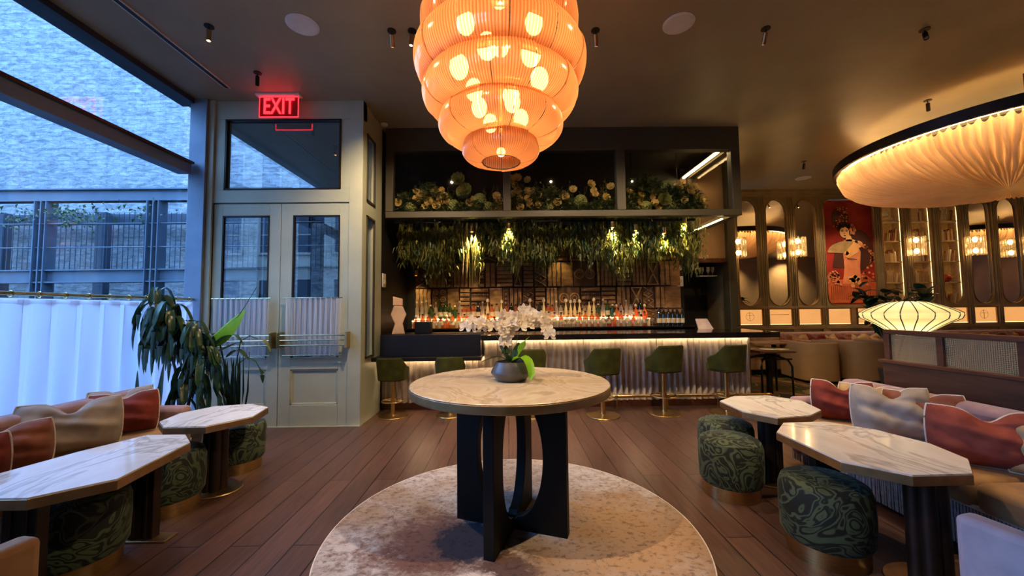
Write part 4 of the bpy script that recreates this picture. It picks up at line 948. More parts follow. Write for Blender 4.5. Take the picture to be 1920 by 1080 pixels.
# things on the bar
t = empty('order_screen', (3.42, 6.75, 1.06), 0, 'pale slanted order screen standing at the right end behind the bar', 'screen')
box('stand', 'black_metal', -.09, .09, -.05, .07, .0, .05, t, .01)
MB().add([(-.13, -.10, .07), (.13, -.10, .07), (.10, .06, .25), (-.10, .06, .25), (-.13, -.08, .06), (.13, -.08, .06), (.10, .08, .24), (-.10, .08, .24)],
         [(0, 1, 2, 3), (7, 6, 5, 4), (0, 4, 5, 1), (1, 5, 6, 2), (2, 6, 7, 3), (3, 7, 4, 0)]).build('screen', 'lilac', t, False)
box('shelf_stand', 'black_metal', -.12, .12, -.1, .12, -.3, 0.0, t)
cw2 = [(-.115, 0), (-.07, .16), (-.13, .30), (-.085, .42), (-.10, .44), (-.10, .575), (.045, .54), (.045, .44), (.03, .42), (.10, .30), (.045, .16), (.08, 0)]
def sculpture():
    t = empty('sculpture', (-1.66, 5.98, 1.151), R(14), 'pale angular vase-like sculpture on the left end of the black bar', 'sculpture')
    mx = Matrix(((1, 0, 0, 0), (0, 0, -1, .05), (0, 1, 0, 0), (0, 0, 0, 1)))
    MB().prism([(-.115, 0), (-.07, .16), (-.13, .30), (-.085, .432), (.04, .432), (.10, .30), (.045, .16), (.08, 0)], -.03, .13, 0, mx).build('torso', 'sculpt', t, True, .012)
    MB().prism([(-.10, .436), (-.10, .575), (.045, .54), (.045, .436)], -.03, .11, 0, mx).build('head', 'sculpt', t, True, .01)
sculpture()
o = box('folded_screen', 'black_metal', -1.45, -1.2, 6.05, 6.2, 1.151, 1.33, None, .01); tag(o, 'small dark box on the bar right of the sculpture', 'box')
def round_device(name, loc, label):
    t = empty(name, loc, 0, label, 'thermostat'); box('housing', 'white', -.06, .06, -.02, 0, -.10, .1, t, .008); box('dial', 'paper', -.03, .03, -.026, -.02, -.03, .03, t, .002)
round_device('wall_control', (3.42, 7.60, 2.03), 'white control box on the wall left of the service opening')
o = MB().lathe([(.001, 0), (.055, 0), (.055, .02), (.025, .03), (.001, .03)], 24, mx=Matrix.Rotation(PI/2, 4, 'X')).build('camera_dome', 'white', loc=(3.42, 7.62, 2.30)); tag(o, 'small white round sensor above the control box', 'sensor')
o = box('wall_control', 'white', 0, .02, -.07, .07, -.11, .11, None, .006); o.location = (-1.97, 6.15, 1.99); tag(o, 'white wall control on the dark wall left of the bar', 'thermostat')
MB().box(.02, .035, -.03, .03, -.06, .0).build('dial', 'paper', o, False)
sh = box('wall_shelf', 'white', 3.85, 4.2, 7.66, 7.8, 2.13, 2.145); tag(sh, 'thin pale shelf inside the dark service opening', 'shelf')
sg0 = None
for i, x in enumerate((3.93, 4.05, 4.14)):
    o = MB().lathe([(.001, 0), (.022, 0), (.005, .008), (.005, .05), (.036, .10), (.03, .17), (.028, .17), (.001, .10)], 14).build('wine_glass', 'crystal', loc=(x, 7.72, 2.146))
    tag(o, '%s stemmed glass on the thin shelf in the service opening' % ['left', 'middle', 'right'][i], 'glass')

# ================================================================== GREENERY CANOPY OVER THE BAR
ho = empty('canopy_frame', (0, 6.0, 2.96), 0, 'dark olive glazed canopy box hanging from the ceiling over the bar', 'canopy')
z1 = H-2.96
def hb(nm, x0, x1, y0, y1, z0, z1_, m='hoodpaint'): return box(nm, m, x0, x1, y0, y1, z0, z1_, ho, .006)
hb('top_beam', -1.90, 3.73, 0, .14, 1.07, z1); hb('bottom_rail', -1.90, 3.73, 0, .12, 0, .10)
for x0, x1 in ((-1.90, -1.78), (-.05, .07), (1.75, 1.89), (3.59, 3.73)): hb('post', x0, x1, 0, .12, .10, 1.07)
hb('side_rail', 3.61, 3.73, .12, 1.60, 0, .10); hb('side_top_beam', 3.61, 3.73, .12, 1.60, 1.10, z1); hb('rear_post', 3.61, 3.73, 1.48, 1.60, .1, 1.10)
box('soffit', 'black_wall', -1.9, 3.61, .14, 1.6, z1-.1, z1-.02, ho)
for x0, x1 in ((-1.78, -.05), (.07, 1.75), (1.89, 3.59)): box('glass_pane', 'glass_vitrine', x0, x1, .05, .056, .10, 1.07, ho)
box('glass_pane', 'glass_vitrine', 3.66, 3.666, .12, 1.48, .10, 1.10, ho)
for y in (.45, .85): box('plant_shelf', 'black_metal', -1.9, 3.2, y, y+.05, .02, .05, ho)
MB().box(3.50, 3.53, .22, 1.5, 1.10, 1.125).build('led_strip', 'e_led', ho, False); box('led_channel', 'hoodpaint', 3.47, 3.56, .15, 1.56, 1.125, 1.24, ho)
MB().box(3.50, 3.53, .20, 1.3, -.02, -.008).build('led_strip', 'e_led', ho, False)
for x in (-1.5, -.7, .5, 1.3, 2.2, 3.0): MB().tube([(x, .65, .05), (x, .65, z1-.1)], .005).build('hanging_wire', 'black_metal', ho)

def leafquad(b, p, d, l, w_, up_=Vector((0, 0, 1)), mi=0, bend=.3):
    d = d.normalized(); s = d.cross(up_)
    if s.length < .05: s = Vector((1, 0, 0))
    s.normalize(); n_ = s.cross(d)
    q = [p, p+d*l*.45+s*w_+n_*l*.08, p+d*l-Vector((0, 0, l*bend)), p+d*l*.45-s*w_+n_*l*.08, p+d*l*.45]
    b.add(q, [(0, 4, 1), (4, 2, 1), (0, 3, 4), (4, 3, 2)], mi)
rnd = random.Random(77)
def rvec(): return Vector((rnd.gauss(0, 1), rnd.gauss(0, 1), rnd.gauss(0, 1))).normalized()
# planting standing inside the glazed box
def planter(x0, x1, name, label, n, mats):
    b = MB()
    for i in range(n):
        cx = rnd.uniform(x0, x1); top = .34+.16*math.sin(cx*3.3)+.08*math.sin(cx*9)
        if x0 > .6: top += .12
        base = Vector((cx, 6.19+rnd.random()*.5, 3.02+rnd.uniform(.02, 1)*max(top, .2)))
        mi = rnd.choice([0, 0, 1, 2, 3])
        for k in range(rnd.randint(4, 8)):
            d = rvec(); d.z = abs(d.z)*.9; d.y -= .25; leafquad(b, base+rvec()*.03, d, rnd.uniform(.06, .16), rnd.uniform(.010, .026), mi=mi)
    for i in range(34):
        cx = rnd.uniform(x0, x1); p = Vector((cx, 6.3+.3*rnd.random(), 3.25)); d = Vector((rnd.uniform(-.4, .4), rnd.uniform(-.2, .1), 1))
        hgt = rnd.uniform(.15, .42)
        b.tube([p, p+d*hgt*.6, p+d*hgt], .003, 4, 1)
        for k in range(9): leafquad(b, p+d*hgt*(.3+.08*k), rvec()+Vector((0, 0, .4)), .06, .012, mi=rnd.choice([1, 2]))
    tag(b.build(name, mats, None, False), label, 'foliage', None, 'stuff')
GM = ['leaf_dark', 'leaf_olive', 'leaf_grey', 'leaf_moss']
planter(-1.72, -.08, 'canopy_foliage', 'mixed green foliage filling the left glazed bay of the canopy', 1000, GM)
planter(.10, 1.72, 'canopy_foliage', 'mixed green foliage filling the middle glazed bay of the canopy', 1000, GM)
planter(1.92, 3.25, 'canopy_foliage', 'mixed green foliage filling the right glazed bay of the canopy', 1000, GM)
def flower(name, rad, mat, layers, seed):
    r_ = random.Random(seed); b = MB()
    for L_ in range(layers):
        n = 5+L_; rr = rad*(.25+.75*L_/(layers-1))
        for k in range(n):
            a = 2*PI*k/n+L_*.7; tilt = .25+.9*L_/(layers-1)
            w_ = rr*.75
            def fn(u, v, a=a, rr=rr, tilt=tilt, w_=w_):
                x = (u-.5)*2*w_*math.sin(PI*min(1, .25+v*.75))*.9; rad_ = rr*(.25+.85*math.sin(v*1.5)*math.sin(tilt)); z = rr*v*1.1*math.cos(tilt*.8)-(u-.5)**2*rr*.4
                return (rad_*math.cos(a)-x*math.sin(a), rad_*math.sin(a)+x*math.cos(a), z)
            b.grid(fn, 3, 3)
    return b.build(name, mat)
rose = flower('garden_rose', .075, 'rosepetal', 4, 1)
hyd = MB(); r_ = random.Random(4)
for k in range(110):
    a = 2*PI*k*.618; zz = 1-1.75*k/110; q = math.sqrt(max(0, 1-zz*zz)); p = Vector((q*math.cos(a), q*math.sin(a), zz))*.105
    for j in range(4):
        an = PI/2*j+k; t1 = p.cross(Vector((.3, .2, 1))).normalized(); t2 = p.normalized().cross(t1)
        leafquad(hyd, p, t1*math.cos(an)+t2*math.sin(an)+p.normalized()*.3, .026, .011, p.normalized(), bend=0)
hyd = hyd.build('hydrangea', 'hydrangea', None, False)
succ = flower('green_rosette', .11, 'leaf_olive', 6, 3)
def bay(x): return 'left' if x < 0 else 'middle' if x < 1.8 else 'right'
sp = []
def px2x(px, y=6.28): return (px-951)/725*y
# flower heads where the photo shows the yellow-white blooms
RO = [(780, 352), (782, 366), (790, 357), (797, 381), (805, 372), (816, 352), (822, 358), (829, 350), (833, 362), (826, 371), (838, 372), (818, 378), (880, 374), (890, 370), (932, 362), (936, 370), (747, 372),
      (960, 330), (972, 327), (992, 331), (968, 342), (990, 352), (998, 354), (972, 352), (963, 358), (976, 366), (992, 368), (1012, 360), (995, 380), (978, 384), (1010, 380), (1032, 372),
      (1047, 375), (1062, 364), (1078, 350), (1112, 340), (1118, 352), (1120, 360), (1140, 366), (1150, 345), (1184, 354), (1206, 362), (1228, 366), (1234, 378), (1238, 386), (1280, 345), (1302, 356), (1312, 366), (1310, 346), (1290, 372), (1205, 376), (1322, 372)]
for i, (px, py) in enumerate(RO):
    o = rose if i == 0 else rose.copy()
    if i: COL.objects.link(o)
    y = 6.24+.05*rnd.random(); o.location = (px2x(px, y), y-.02, 1.5+(577-py)*y/725); o.rotation_euler = (R(75)+rnd.uniform(-.3, .3), rnd.uniform(-.4, .4), rnd.uniform(-.5, .5))
    s = rnd.uniform(.75, 1.0); o.scale = (s, s, s)
    tag(o, 'butter yellow rose among the foliage in the %s canopy bay' % bay(o.location.x), 'rose', 'roses in the %s canopy bay' % bay(o.location.x))
for i, (px, py) in enumerate([(770, 382), (868, 352), (900, 368), (850, 380), (915, 384), (1092, 372), (1030, 385), (1170, 385), (1215, 385), (1262, 380), (1258, 345)]):
    o = hyd if i == 0 else hyd.copy()
    if i: COL.objects.link(o)
    y = 6.3; o.location = (px2x(px, y), y, 1.5+(577-py)*y/725); tag(o, 'pale green hydrangea head in the %s canopy bay' % bay(o.location.x), 'hydrangea', 'hydrangea heads in the %s canopy bay' % bay(o.location.x))
for i, (px, py) in enumerate([(873, 350), (860, 330), (1250, 372)]):
    o = succ if i == 0 else succ.copy()
    if i: COL.objects.link(o)
    y = 6.25; o.location = (px2x(px, y), y-.04, 1.5+(577-py)*y/725); o.rotation_euler.x = R(80); tag(o, 'large green leaf rosette, %s' % ['left canopy bay centre', 'highest in the left canopy bay', 'right canopy bay'][i], 'succulent')

# hanging curtain of moss, ivy and strands below the canopy
def hang(x0, x1, n, name, label, lo, mats, strand=.45, wid=(.005, .012)):
    b = MB()
    for i in range(n):
        x = rnd.uniform(x0, x1); y = 6.45+rnd.random()*.75
        zt = 3.04; ln = lo(x)*rnd.uniform(.35, 1.0)**.8*(1 if rnd.random() < .85 else 1.18); mi = rnd.choice([0, 1, 1, 3, 3, 2])
        if rnd.random() < strand:
            m_ = 6; w_ = rnd.uniform(*wid); a = rnd.uniform(0, PI); c, s = math.cos(a)*w_, math.sin(a)*w_; dx = rnd.uniform(-.05, .05); ph = rnd.uniform(0, 6)
            v = []
            for k in range(m_+1):
                t = k/m_; q = x+dx*t+.012*math.sin(t*7+ph); ww = 1-t*.8
                v += [(q-c*ww, y-s*ww, zt-ln*t), (q+c*ww, y+s*ww, zt-ln*t)]
            b.add(v, [(2*k, 2*k+1, 2*k+3, 2*k+2) for k in range(m_)], mi)
        else:
            zt -= rnd.random()*ln*.7
            for k in range(rnd.randint(6, 14)):
                p = Vector((x+rnd.gauss(0, .05), y+rnd.gauss(0, .04), zt-rnd.random()*.2)); d = rvec(); d.z = -abs(d.z)-.4
                leafquad(b, p, d, rnd.uniform(.05, .13), rnd.uniform(.009, .022), mi=mi)
    tag(b.build(name, mats, None, False), label, 'hanging foliage', None, 'stuff')
lo = lambda x: .76+.15*math.sin(x*4.1)+.15*math.sin(x*9.7+1)+.06*math.sin(x*23)+(.12 if x < -1.2 else 0)+(.10 if x > 1.6 else 0)
hang(-1.80, -.75, 620, 'hanging_foliage', 'dim olive moss and vines hanging under the canopy, left of the bright spotlit roots', lo, GM)
hang(-.75, -.50, 60, 'hanging_roots', 'pale spotlit root strands hanging lowest under the left of the canopy', lambda x: .98, ['gold_cloth', 'gold_cloth', 'leaf_moss', 'leaf_olive'], 1, (.006, .014))
hang(-.55, .8, 760, 'hanging_foliage', 'green moss and ivy hanging under the canopy above the orchid', lo, GM)
hang(.8, 2.1, 760, 'hanging_foliage', 'mossy strands hanging under the middle of the canopy', lo, GM)
hang(2.1, 3.35, 760, 'hanging_foliage', 'bright mossy strands hanging under the right end of the canopy', lo, GM)
hang(-1.7, 3.3, 150, 'hanging_strands', 'long thin bare strands hanging lowest below the moss over the carved wall', lambda x: 1.05+.06*math.sin(x*5), ['leaf_moss', 'leaf_olive', 'stem', 'stem'], 1, (.003, .007))
b = MB()
for i in range(60):
    x = rnd.uniform(-1.7, 3.2); p = Vector((x, 6.6+.5*rnd.random(), 2.75+.25*rnd.random())); leafquad(b, p, rvec(), .1, .045, mi=0); leafquad(b, p, rvec(), .09, .04, mi=0)
tag(b.build('pale_leaves', 'leaf_grey', None, False), 'pale broad dried leaves tucked among the hanging foliage', 'dried leaves', None, 'stuff')
# little spotlights among the foliage
for i, (px, py, pw) in enumerate([(885, 430, 140), (955, 425, 90), (1152, 424, 70), (1196, 430, 60), (1250, 436, 70), (1290, 418, 90), (780, 512, 5), (1052, 466, 4)]):
    y = 6.42 if i < 6 else 7.3
    x, z = (px-951)/725*y, 1.5+(576-py)*y/725
    o = MB().lathe([(.001, .10), (.035, .10), (.035, .0), (.03, -.002), (.03, .03), (.001, .03)], 14).build('spotlight', 'brass', loc=(x, y, z+.02))
    tag(o, 'small brass spotlight in the hanging foliage, %s' % ['left over the pale roots', 'second from the left', 'third from the left', 'fourth from the left', 'fifth from the left', 'at the right end', 'by the left wall', 'above the orchid, deep in the foliage'][i], 'spotlight')
    MB().lathe([(.001, .028), (.029, .028)], 14).build('lens', 'e_spot', o)
    l = bpy.data.lights.new('spot_beam', 'SPOT'); l.energy = pw; l.color = (1, .74, .25); l.spot_size = R(75); l.spot_blend = .7; l.shadow_soft_size = .025
    lo_ = bpy.data.objects.new('spot_beam', l); COL.objects.link(lo_); lo_.parent = o; lo_.location = (0, 0, 0); lo_.rotation_euler = (R(22), 0, 0)

# ================================================================== BAR STOOLS
def stool(loc, rz, label, s=1.0, back=True):
    t = empty('bar_stool', loc, rz, label, 'bar stool', 'green velvet bar stools along the bar')
    # shell: back wraps round from arm to arm; the back faces -y (towards the room)
    def prof(side):
        def fn(u, v):
            a = PI*(-1.18+1.36*u)   # around the back
            a = -PI/2+(u-.5)*PI*1.18
            e = abs(u-.5)*2
            hgt = .36-.22*max(0, e-.42)**1.1/.6**1.1
            rr = .235+.025*v+(0 if side else -.04)
            q = abs(math.cos(a))**.62*(1 if math.cos(a) > 0 else -1), abs(math.sin(a))**.62*(1 if math.sin(a) > 0 else -1)
            return (rr*q[0]*.98, rr*q[1]*.9, .62+hgt*v+(.0 if side else .0))
        return fn
    b = MB(); nu, nv = 32, 6
    fo, fi = prof(1), prof(0); v = []
    for f_ in (fo, fi):
        for j in range(nv+1):
            for i in range(nu+1): v.append(f_(i/nu, j/nv))
    k = nu+1; o2 = k*(nv+1); f = []
    for j in range(nv):
        for i in range(nu):
            f.append((j*k+i, j*k+i+1, (j+1)*k+i+1, (j+1)*k+i)); f.append((o2+j*k+i, o2+(j+1)*k+i, o2+(j+1)*k+i+1, o2+j*k+i+1))
    for i in range(nu):
        f.append((nv*k+i, nv*k+i+1, o2+nv*k+i+1, o2+nv*k+i)); f.append((i, o2+i, o2+i+1, i+1))
    for j in range(nv): f += [(j*k, (j+1)*k, o2+(j+1)*k, o2+j*k), (j*k+nu, o2+j*k+nu, o2+(j+1)*k+nu, (j+1)*k+nu)]
    b.add(v, f); b.build('backrest', 'green_velvet', t, True, .018, ang=60)
    MB().prism([(.225*abs(math.cos(a))**.62*(1 if math.cos(a) > 0 else -1), .215*abs(math.sin(a))**.62*(1 if math.sin(a) > 0 else -1)) for a in [2*PI*k/28 for k in range(28)]], .60, .72).build('seat', 'green_velvet', t, True, .02, ang=60)
    MB().cyl(0, 0, .02, .61, .033, 20).build('post', 'brass', t)
    MB().lathe([(.001, 0), (.235, 0), (.24, .006), (.235, .014), (.04, .028), (.034, .05), (.001, .05)], 48).build('base', 'brass', t)
    MB().ring(.18, .010, .25, 40, 8).tube([(-.18, 0, .25), (.18, 0, .25)], .008).cyl(0, 0, .22, .28, .042, 16).build('footrest', 'brass', t)
    return t
ST = [(-1.66, 5.66, -4, 'green bar stool at the left end under the lowered black shelf', .86), (-.84, 5.68, 4, 'green bar stool under the right end of the lowered shelf, behind the stone table', .86),
      (.30, 5.60, 2, 'green bar stool directly behind the orchid', .97), (1.33, 5.53, 12, 'green bar stool just right of the round stone table', .98), (2.23, 5.60, 16, 'second green bar stool from the bar\'s right end', 1.0), (3.12, 5.57, 18, 'green bar stool at the right end of the bar', 1.0)]
s0 = None
for x, y, r_, lab, sc in ST:
    if s0 is None: s0 = stool((x, y, 0), R(r_), lab); s0.scale = (sc, sc, sc)
    else: dup(s0, (x, y, 0), R(r_), lab, scale=(sc, sc, sc))

# ================================================================== CENTRE TABLE
t = empty('pedestal_table', (.01, 2.76, 0), 0, 'tall round stone-topped table on black cut-out plate legs in the middle of the room', 'table')
MB().lathe([(1e-6, .942), (.69, .942), (.69, .992), (1e-6, .992)], 96).build('table_band', 'bronze', t, True, .003)
MB().lathe([(1e-6, .992), (.683, .992), (.686, .996), (.683, 1.0), (1e-6, 1.0)], 96).build('table_top', 'beige_stone', t)
def bite_plate():
    pts = [(.40, .0), (.40, .94), (.10, .94)]
    n = 26
    for k in range(n+1):
        a = PI/2-PI*k/n; pts.append((.055+.185*math.cos(a), .49+.40*math.sin(a)))
    pts += [(.03, .06), (.03, .0)]
    return pts
for ang in (-110, -20, 70, 160):
    mx = Matrix.Rotation(R(ang), 4, 'Z') @ Matrix(((1, 0, 0, 0), (0, 0, -1, .035), (0, 1, 0, 0), (0, 0, 0, 1)))
    MB().prism(bite_plate(), 0, .07, 0, mx).build('leg', 'black_wood', t, True, .004, loc=(0, 0, .012), ang=30)

# orchid
t = empty('potted_orchid', (.02, 2.78, 1.0), 0, 'white orchid in a dark grey bowl on the round stone table', 'potted plant')
MB().lathe([(1e-6, 0), (.085, 0), (.10, .006), (.142, .055), (.143, .065), (.112, .125), (.108, .135), (.100, .135), (.10, .12), (1e-6, .118)], 48).build('bowl', 'pot', t)
MB().lathe([(1e-6, .128), (.06, .128), (.1, .120)], 24).build('moss', 'soil', t)
def strap(pts, w_, cup=.25, n=10):
    """a broad leaf following pts; width w_ in the middle"""
    P = [Vector(p) for p in pts]; b = MB()
    def cur(s):
        k = s*(len(P)-1); i = min(int(k), len(P)-2); f_ = k-i
        p0 = P[max(i-1, 0)]; p1 = P[i]; p2 = P[i+1]; p3 = P[min(i+2, len(P)-1)]
        return .5*((2*p1)+(p2-p0)*f_+(2*p0-5*p1+4*p2-p3)*f_*f_+(3*p1-p0-3*p2+p3)*f_**3)
    v = []
    for j in range(n+1):
        s = j/n; c = cur(s); d = (cur(min(1, s+.02))-cur(max(0, s-.02))).normalized(); side = d.cross(Vector((0, 0, 1)))
        if side.length < .15: side = Vector((1, 0, 0))
        side.normalize(); nn = side.cross(d); ww = w_*math.sin(PI*min(1, (.08+s*.92)**.85))
        for k in (-1, -.5, 0, .5, 1): v.append(tuple(c+side*ww*k+nn*ww*cup*k*k))
    b.add(v, [(j*5+k, j*5+k+1, (j+1)*5+k+1, (j+1)*5+k) for j in range(n) for k in range(4)])
    return b
for pts, w_, m in (([(.0, .0, .12), (-.08, -.02, .17), (-.17, -.03, .15), (-.21, -.05, .135)], .022, 'leaf'), ([(-.01, .0, .12), (-.06, -.01, .2), (-.075, -.02, .26)], .035, 'leaf'), ([(.0, .0, .12), (-.03, -.02, .18), (-.035, -.01, .25)], .04, 'leaf'),
                   ([(.02, .0, .12), (.07, .0, .2), (.10, -.02, .27), (.135, -.02, .31)], .045, 'leaf_light'), ([(.02, .0, .12), (.06, -.06, .17), (.11, -.11, .15), (.135, -.14, .07), (.13, -.15, .02)], .045, 'leaf_light'),
                   ([(.0, .02, .12), (.05, .06, .2), (.06, .1, .26)], .04, 'leaf'), ([(.01, 0, .12), (.07, -.03, .16), (.15, -.04, .145)], .03, 'leaf')):
    strap(pts, w_).build('leaf', m, t)
stems = [([(-.02, 0, .12), (-.07, 0, .26), (-.13, -.01, .37), (-.22, -.02, .43), (-.30, -.03, .40)], 9), ([(.0, 0, .12), (-.01, .0, .30), (-.04, -.02, .42), (.0, -.03, .46), (.08, -.04, .42)], 15),
         ([(.02, 0, .12), (.05, .0, .32), (.12, -.01, .42), (.22, -.01, .42), (.32, -.02, .35)], 14), ([(.01, .02, .12), (.0, .02, .30), (-.02, .02, .42), (.10, .0, .47), (.2, 0, .44)], 12), ([(-.01, .01, .12), (-.05, .02, .28), (-.06, -.03, .38), (-.02, -.05, .36)], 9)]
rnd = random.Random(5)
def orchid_flower(b, c, n_, s):
    n_ = n_.normalized(); a = n_.cross(Vector((0, 0, 1))).normalized(); u_ = a.cross(n_)
    for k, (an, l, w_) in enumerate(((90, 1, .32), (210, 1, .3), (330, 1, .3), (25, .95, .5), (155, .95, .5))):
        d = a*math.cos(R(an))+u_*math.sin(R(an)); q = n_.cross(d)
        v = [c, c+d*l*s*.5+q*w_*s+n_*s*.12, c+d*l*s*.92+q*w_*s*.5+n_*s*.05, c+d*l*s, c+d*l*s*.92-q*w_*s*.5+n_*s*.05, c+d*l*s*.5-q*w_*s+n_*s*.12]
        b.add(v, [(0, 1, 2, 3), (0, 3, 4, 5)])
    b.sphere(c+n_*s*.12, s*.14, 6, 4)
for pts, nf in stems:
    MB().tube([Vector(p) for p in pts], .003, 6).build('flower_stem', 'stem', t)
    b = MB(); P = [Vector(p) for p in pts]
    for k in range(nf):
        s = .50+.5*k/nf; q = s*(len(P)-1); i = min(int(q), len(P)-2); c = P[i].lerp(P[i+1], q-i)
        orchid_flower(b, c+Vector((rnd.uniform(-.035, .035), -.02-rnd.random()*.03, rnd.uniform(-.05, .03))), Vector((rnd.uniform(-.7, .7), -1, rnd.uniform(-.2, .3))), rnd.uniform(.042, .056))
    b.build('blossoms', 'petal', t)

# ================================================================== OCTAGON TABLES
def octo(w_, d_, cut): 
    a, b_ = w_/2, d_/2
    return [(-a+cut, -b_), (a-cut, -b_), (a, -b_+cut), (a, b_-cut), (a-cut, b_), (-a+cut, b_), (-a, b_-cut), (-a, -b_+cut)]
def cocktail_table(loc, rz, poly, legs, label):
    t = empty('octagonal_table', loc, rz, label, 'table', 'marble octagonal tables')
    MB().prism(poly, .632, .642).build('marble_top', 'marble', t, False)
    MB().prism([(x*1.012, y*1.010) for x, y in poly], .585, .634).build('metal_edge', 'bronze', t, True, .002)
    for kind, x, y in legs:
        if kind == 'post':
            b = MB()
            for a in range(5): b.cyl(x+.052*math.cos(2*PI*a/5+.3), y+.052*math.sin(2*PI*a/5+.3), .01, .587, .040, 16)
            b.build('pedestal', 'dark_metal', t)
            MB().lathe([(1e-6, 0), (.205, 0), (.21, .006), (.205, .014), (1e-6, .016)], 48, mx=Matrix.Translation((x, y, 0)) @ Matrix.Diagonal((1, .82, 1, 1))).build('base', 'bronze', t)
        else:
            MB().box(x-.085, x+.085, y-.03, y+.03, .012, .587).box(x-.05, x-.03, y-.04, y+.04, .012, .587).box(x+.03, x+.05, y-.04, y+.04, .012, .587).build('leg', 'dark_metal', t, True, .004)
            MB().box(x-.19, x+.19, y-.055, y+.055, 0, .014).build('foot', 'bronze', t, True, .004)
    return t
# outlines measured on the table-top plane
P_L1 = [(-2.785, 3.171), (-2.836, 3.429), (-2.715, 3.662), (-2.43, 3.735), (-2.19, 3.60), (-2.125, 3.29), (-2.31, 3.03), (-2.62, 3.02)]
P_R1 = [(1.95, 3.60), (2.20, 3.79), (2.53, 3.79), (2.68, 3.56), (2.60, 3.24), (2.39, 3.09), (2.09, 3.035), (1.94, 3.24)]
P_R2 = [(1.85, 2.70), (2.04, 2.90), (2.36, 2.915), (2.55, 2.71), (2.62, 2.43), (2.56, 2.18), (2.36, 1.995), (2.045, 1.99), (1.845, 2.18)]
P_L2 = [(-2.13, 2.66), (-2.30, 2.83), (-2.57, 2.83), (-2.70, 2.52), (-2.78, 2.18), (-2.66, 1.90), (-2.27, 1.90), (-2.05, 2.10)]
def ctr(P): return sum(p[0] for p in P)/len(P), sum(p[1] for p in P)/len(P)
for P, kinds, lab in ((P_L1, [('post', -2.50, 3.40)], 'small marble octagonal table on the left, beside the entrance doors'),
                      (P_L2, [('plate', -2.45, 2.70), ('plate', -2.45, 2.05)], 'long marble octagonal table in the left foreground, lit blue by the window'),
                      (P_R1, [('post', 2.28, 3.42)], 'small marble octagonal table on the right, nearest the bar'),
                      (P_R2, [('post', 2.26, 2.14), ('plate', 2.2, 2.74)], 'long marble octagonal table on the right with lamp reflections in its top')):
    cx, cy = ctr(P); poly = [(x-cx, y-cy) for x, y in P]
    ar = sum(poly[i][0]*poly[(i+1) % len(poly)][1]-poly[(i+1) % len(poly)][0]*poly[i][1] for i in range(len(poly)))
    if ar < 0: poly = poly[::-1]
    cocktail_table((cx, cy, 0), 0, poly, [(k, x-cx, y-cy) for k, x, y in kinds], lab)

# ================================================================== OTTOMANS
def ottoman(loc, rz, label):
    t = empty('ottoman', loc, rz, label, 'ottoman', 'round scroll-patterned velvet ottomans')
    MB().lathe([(.215, .10), (.232, .13), (.238, .26), (.236, .38), (.22, .43), (.18, .452), (1e-6, .456)], 48).build('seat', 'scroll', t)
    MB().lathe([(1e-6, 0), (.205, 0), (.205, .105), (.19, .105)], 48).build('base_band', 'brass', t)
    return t
o0 = ottoman((1.80, 3.20, 0), 0, 'patterned green ottoman in front of the right small marble table')
for loc, rz, lab in (((2.02, 3.66, 0), 1.2, 'patterned green ottoman half hidden behind another, nearest the bar on the right'), ((1.93, 2.42, 0), 2.5, 'large patterned green ottoman in the right foreground under the long table'),
                     ((-2.63, 3.86, 0), .7, 'patterned green ottoman behind the small left marble table\'s pedestal'), ((-2.64, 3.10, 0), 3.6, 'patterned green ottoman behind the leg of the long left table'),
                     ((-2.55, 2.38, 0), 5.1, 'dark patterned ottoman in the left foreground under the long table')): dup(o0, loc, rz, lab)

# ================================================================== SOFAS
def sofa(side, x_front, x_back, y0, y1, label):
    s = side; t = empty('sofa', (0, 0, 0), 0, label, 'sofa')
    def bx(nm, m, xa, xb, ya, yb, za, zb, bev=.03): 
        xa, xb = sorted((s*xa, s*xb)); return box(nm, m, xa, xb, ya, yb, za, zb, t, bev)
    ym = (y0+y1)/2+.25
    bx('seat_base', 'walnut', x_front+.06, x_back, y0, y1, .10, .31, .01)
    for a, b_ in ((y0, ym-.005), (ym+.005, y1-.12)): bx('seat_cushion', 'camel', x_front, x_back-.14, a, b_, .30, .475, .05)
    for a, b_ in ((y0, ym-.004), (ym+.004, y1)): bx('backrest', 'mauve', x_back-.19, x_back, a, b_, .12, .80, .055)
    bx('arm', 'mauve', x_front+.02, x_back-.15, y1-.13, y1, .10, .64, .045)
    # fringe: countable bundles hang as one trimming
    b = MB(); n = int((y1-y0)/.017)
    for i in range(n):
        y = y0+(y1-y0)*(i+.5)/n; x = s*(x_front+.045); b.tube([(x, y, .31), (x+random.uniform(-.004, .004), y+random.uniform(-.003, .003), .045)], .0055, 5)
    b.build('fringe', 'fringe', t)
    bx('fringe_tape', 'piping', x_front+.03, x_front+.06, y0, y1, .30, .325, .003)
    bx('plinth', 'black_wood', x_front+.12, x_back-.04, y0+.03, y1-.03, 0, .10, .005)
    return t
sofa(1, 2.70, 3.42, .3, 3.80, 'mauve velvet sofa with grey fringe along the right side under the cane screen')
sofa(-1, 2.98, 3.60, .3, 3.78, 'mauve velvet sofa with grey fringe along the window curtain on the left')
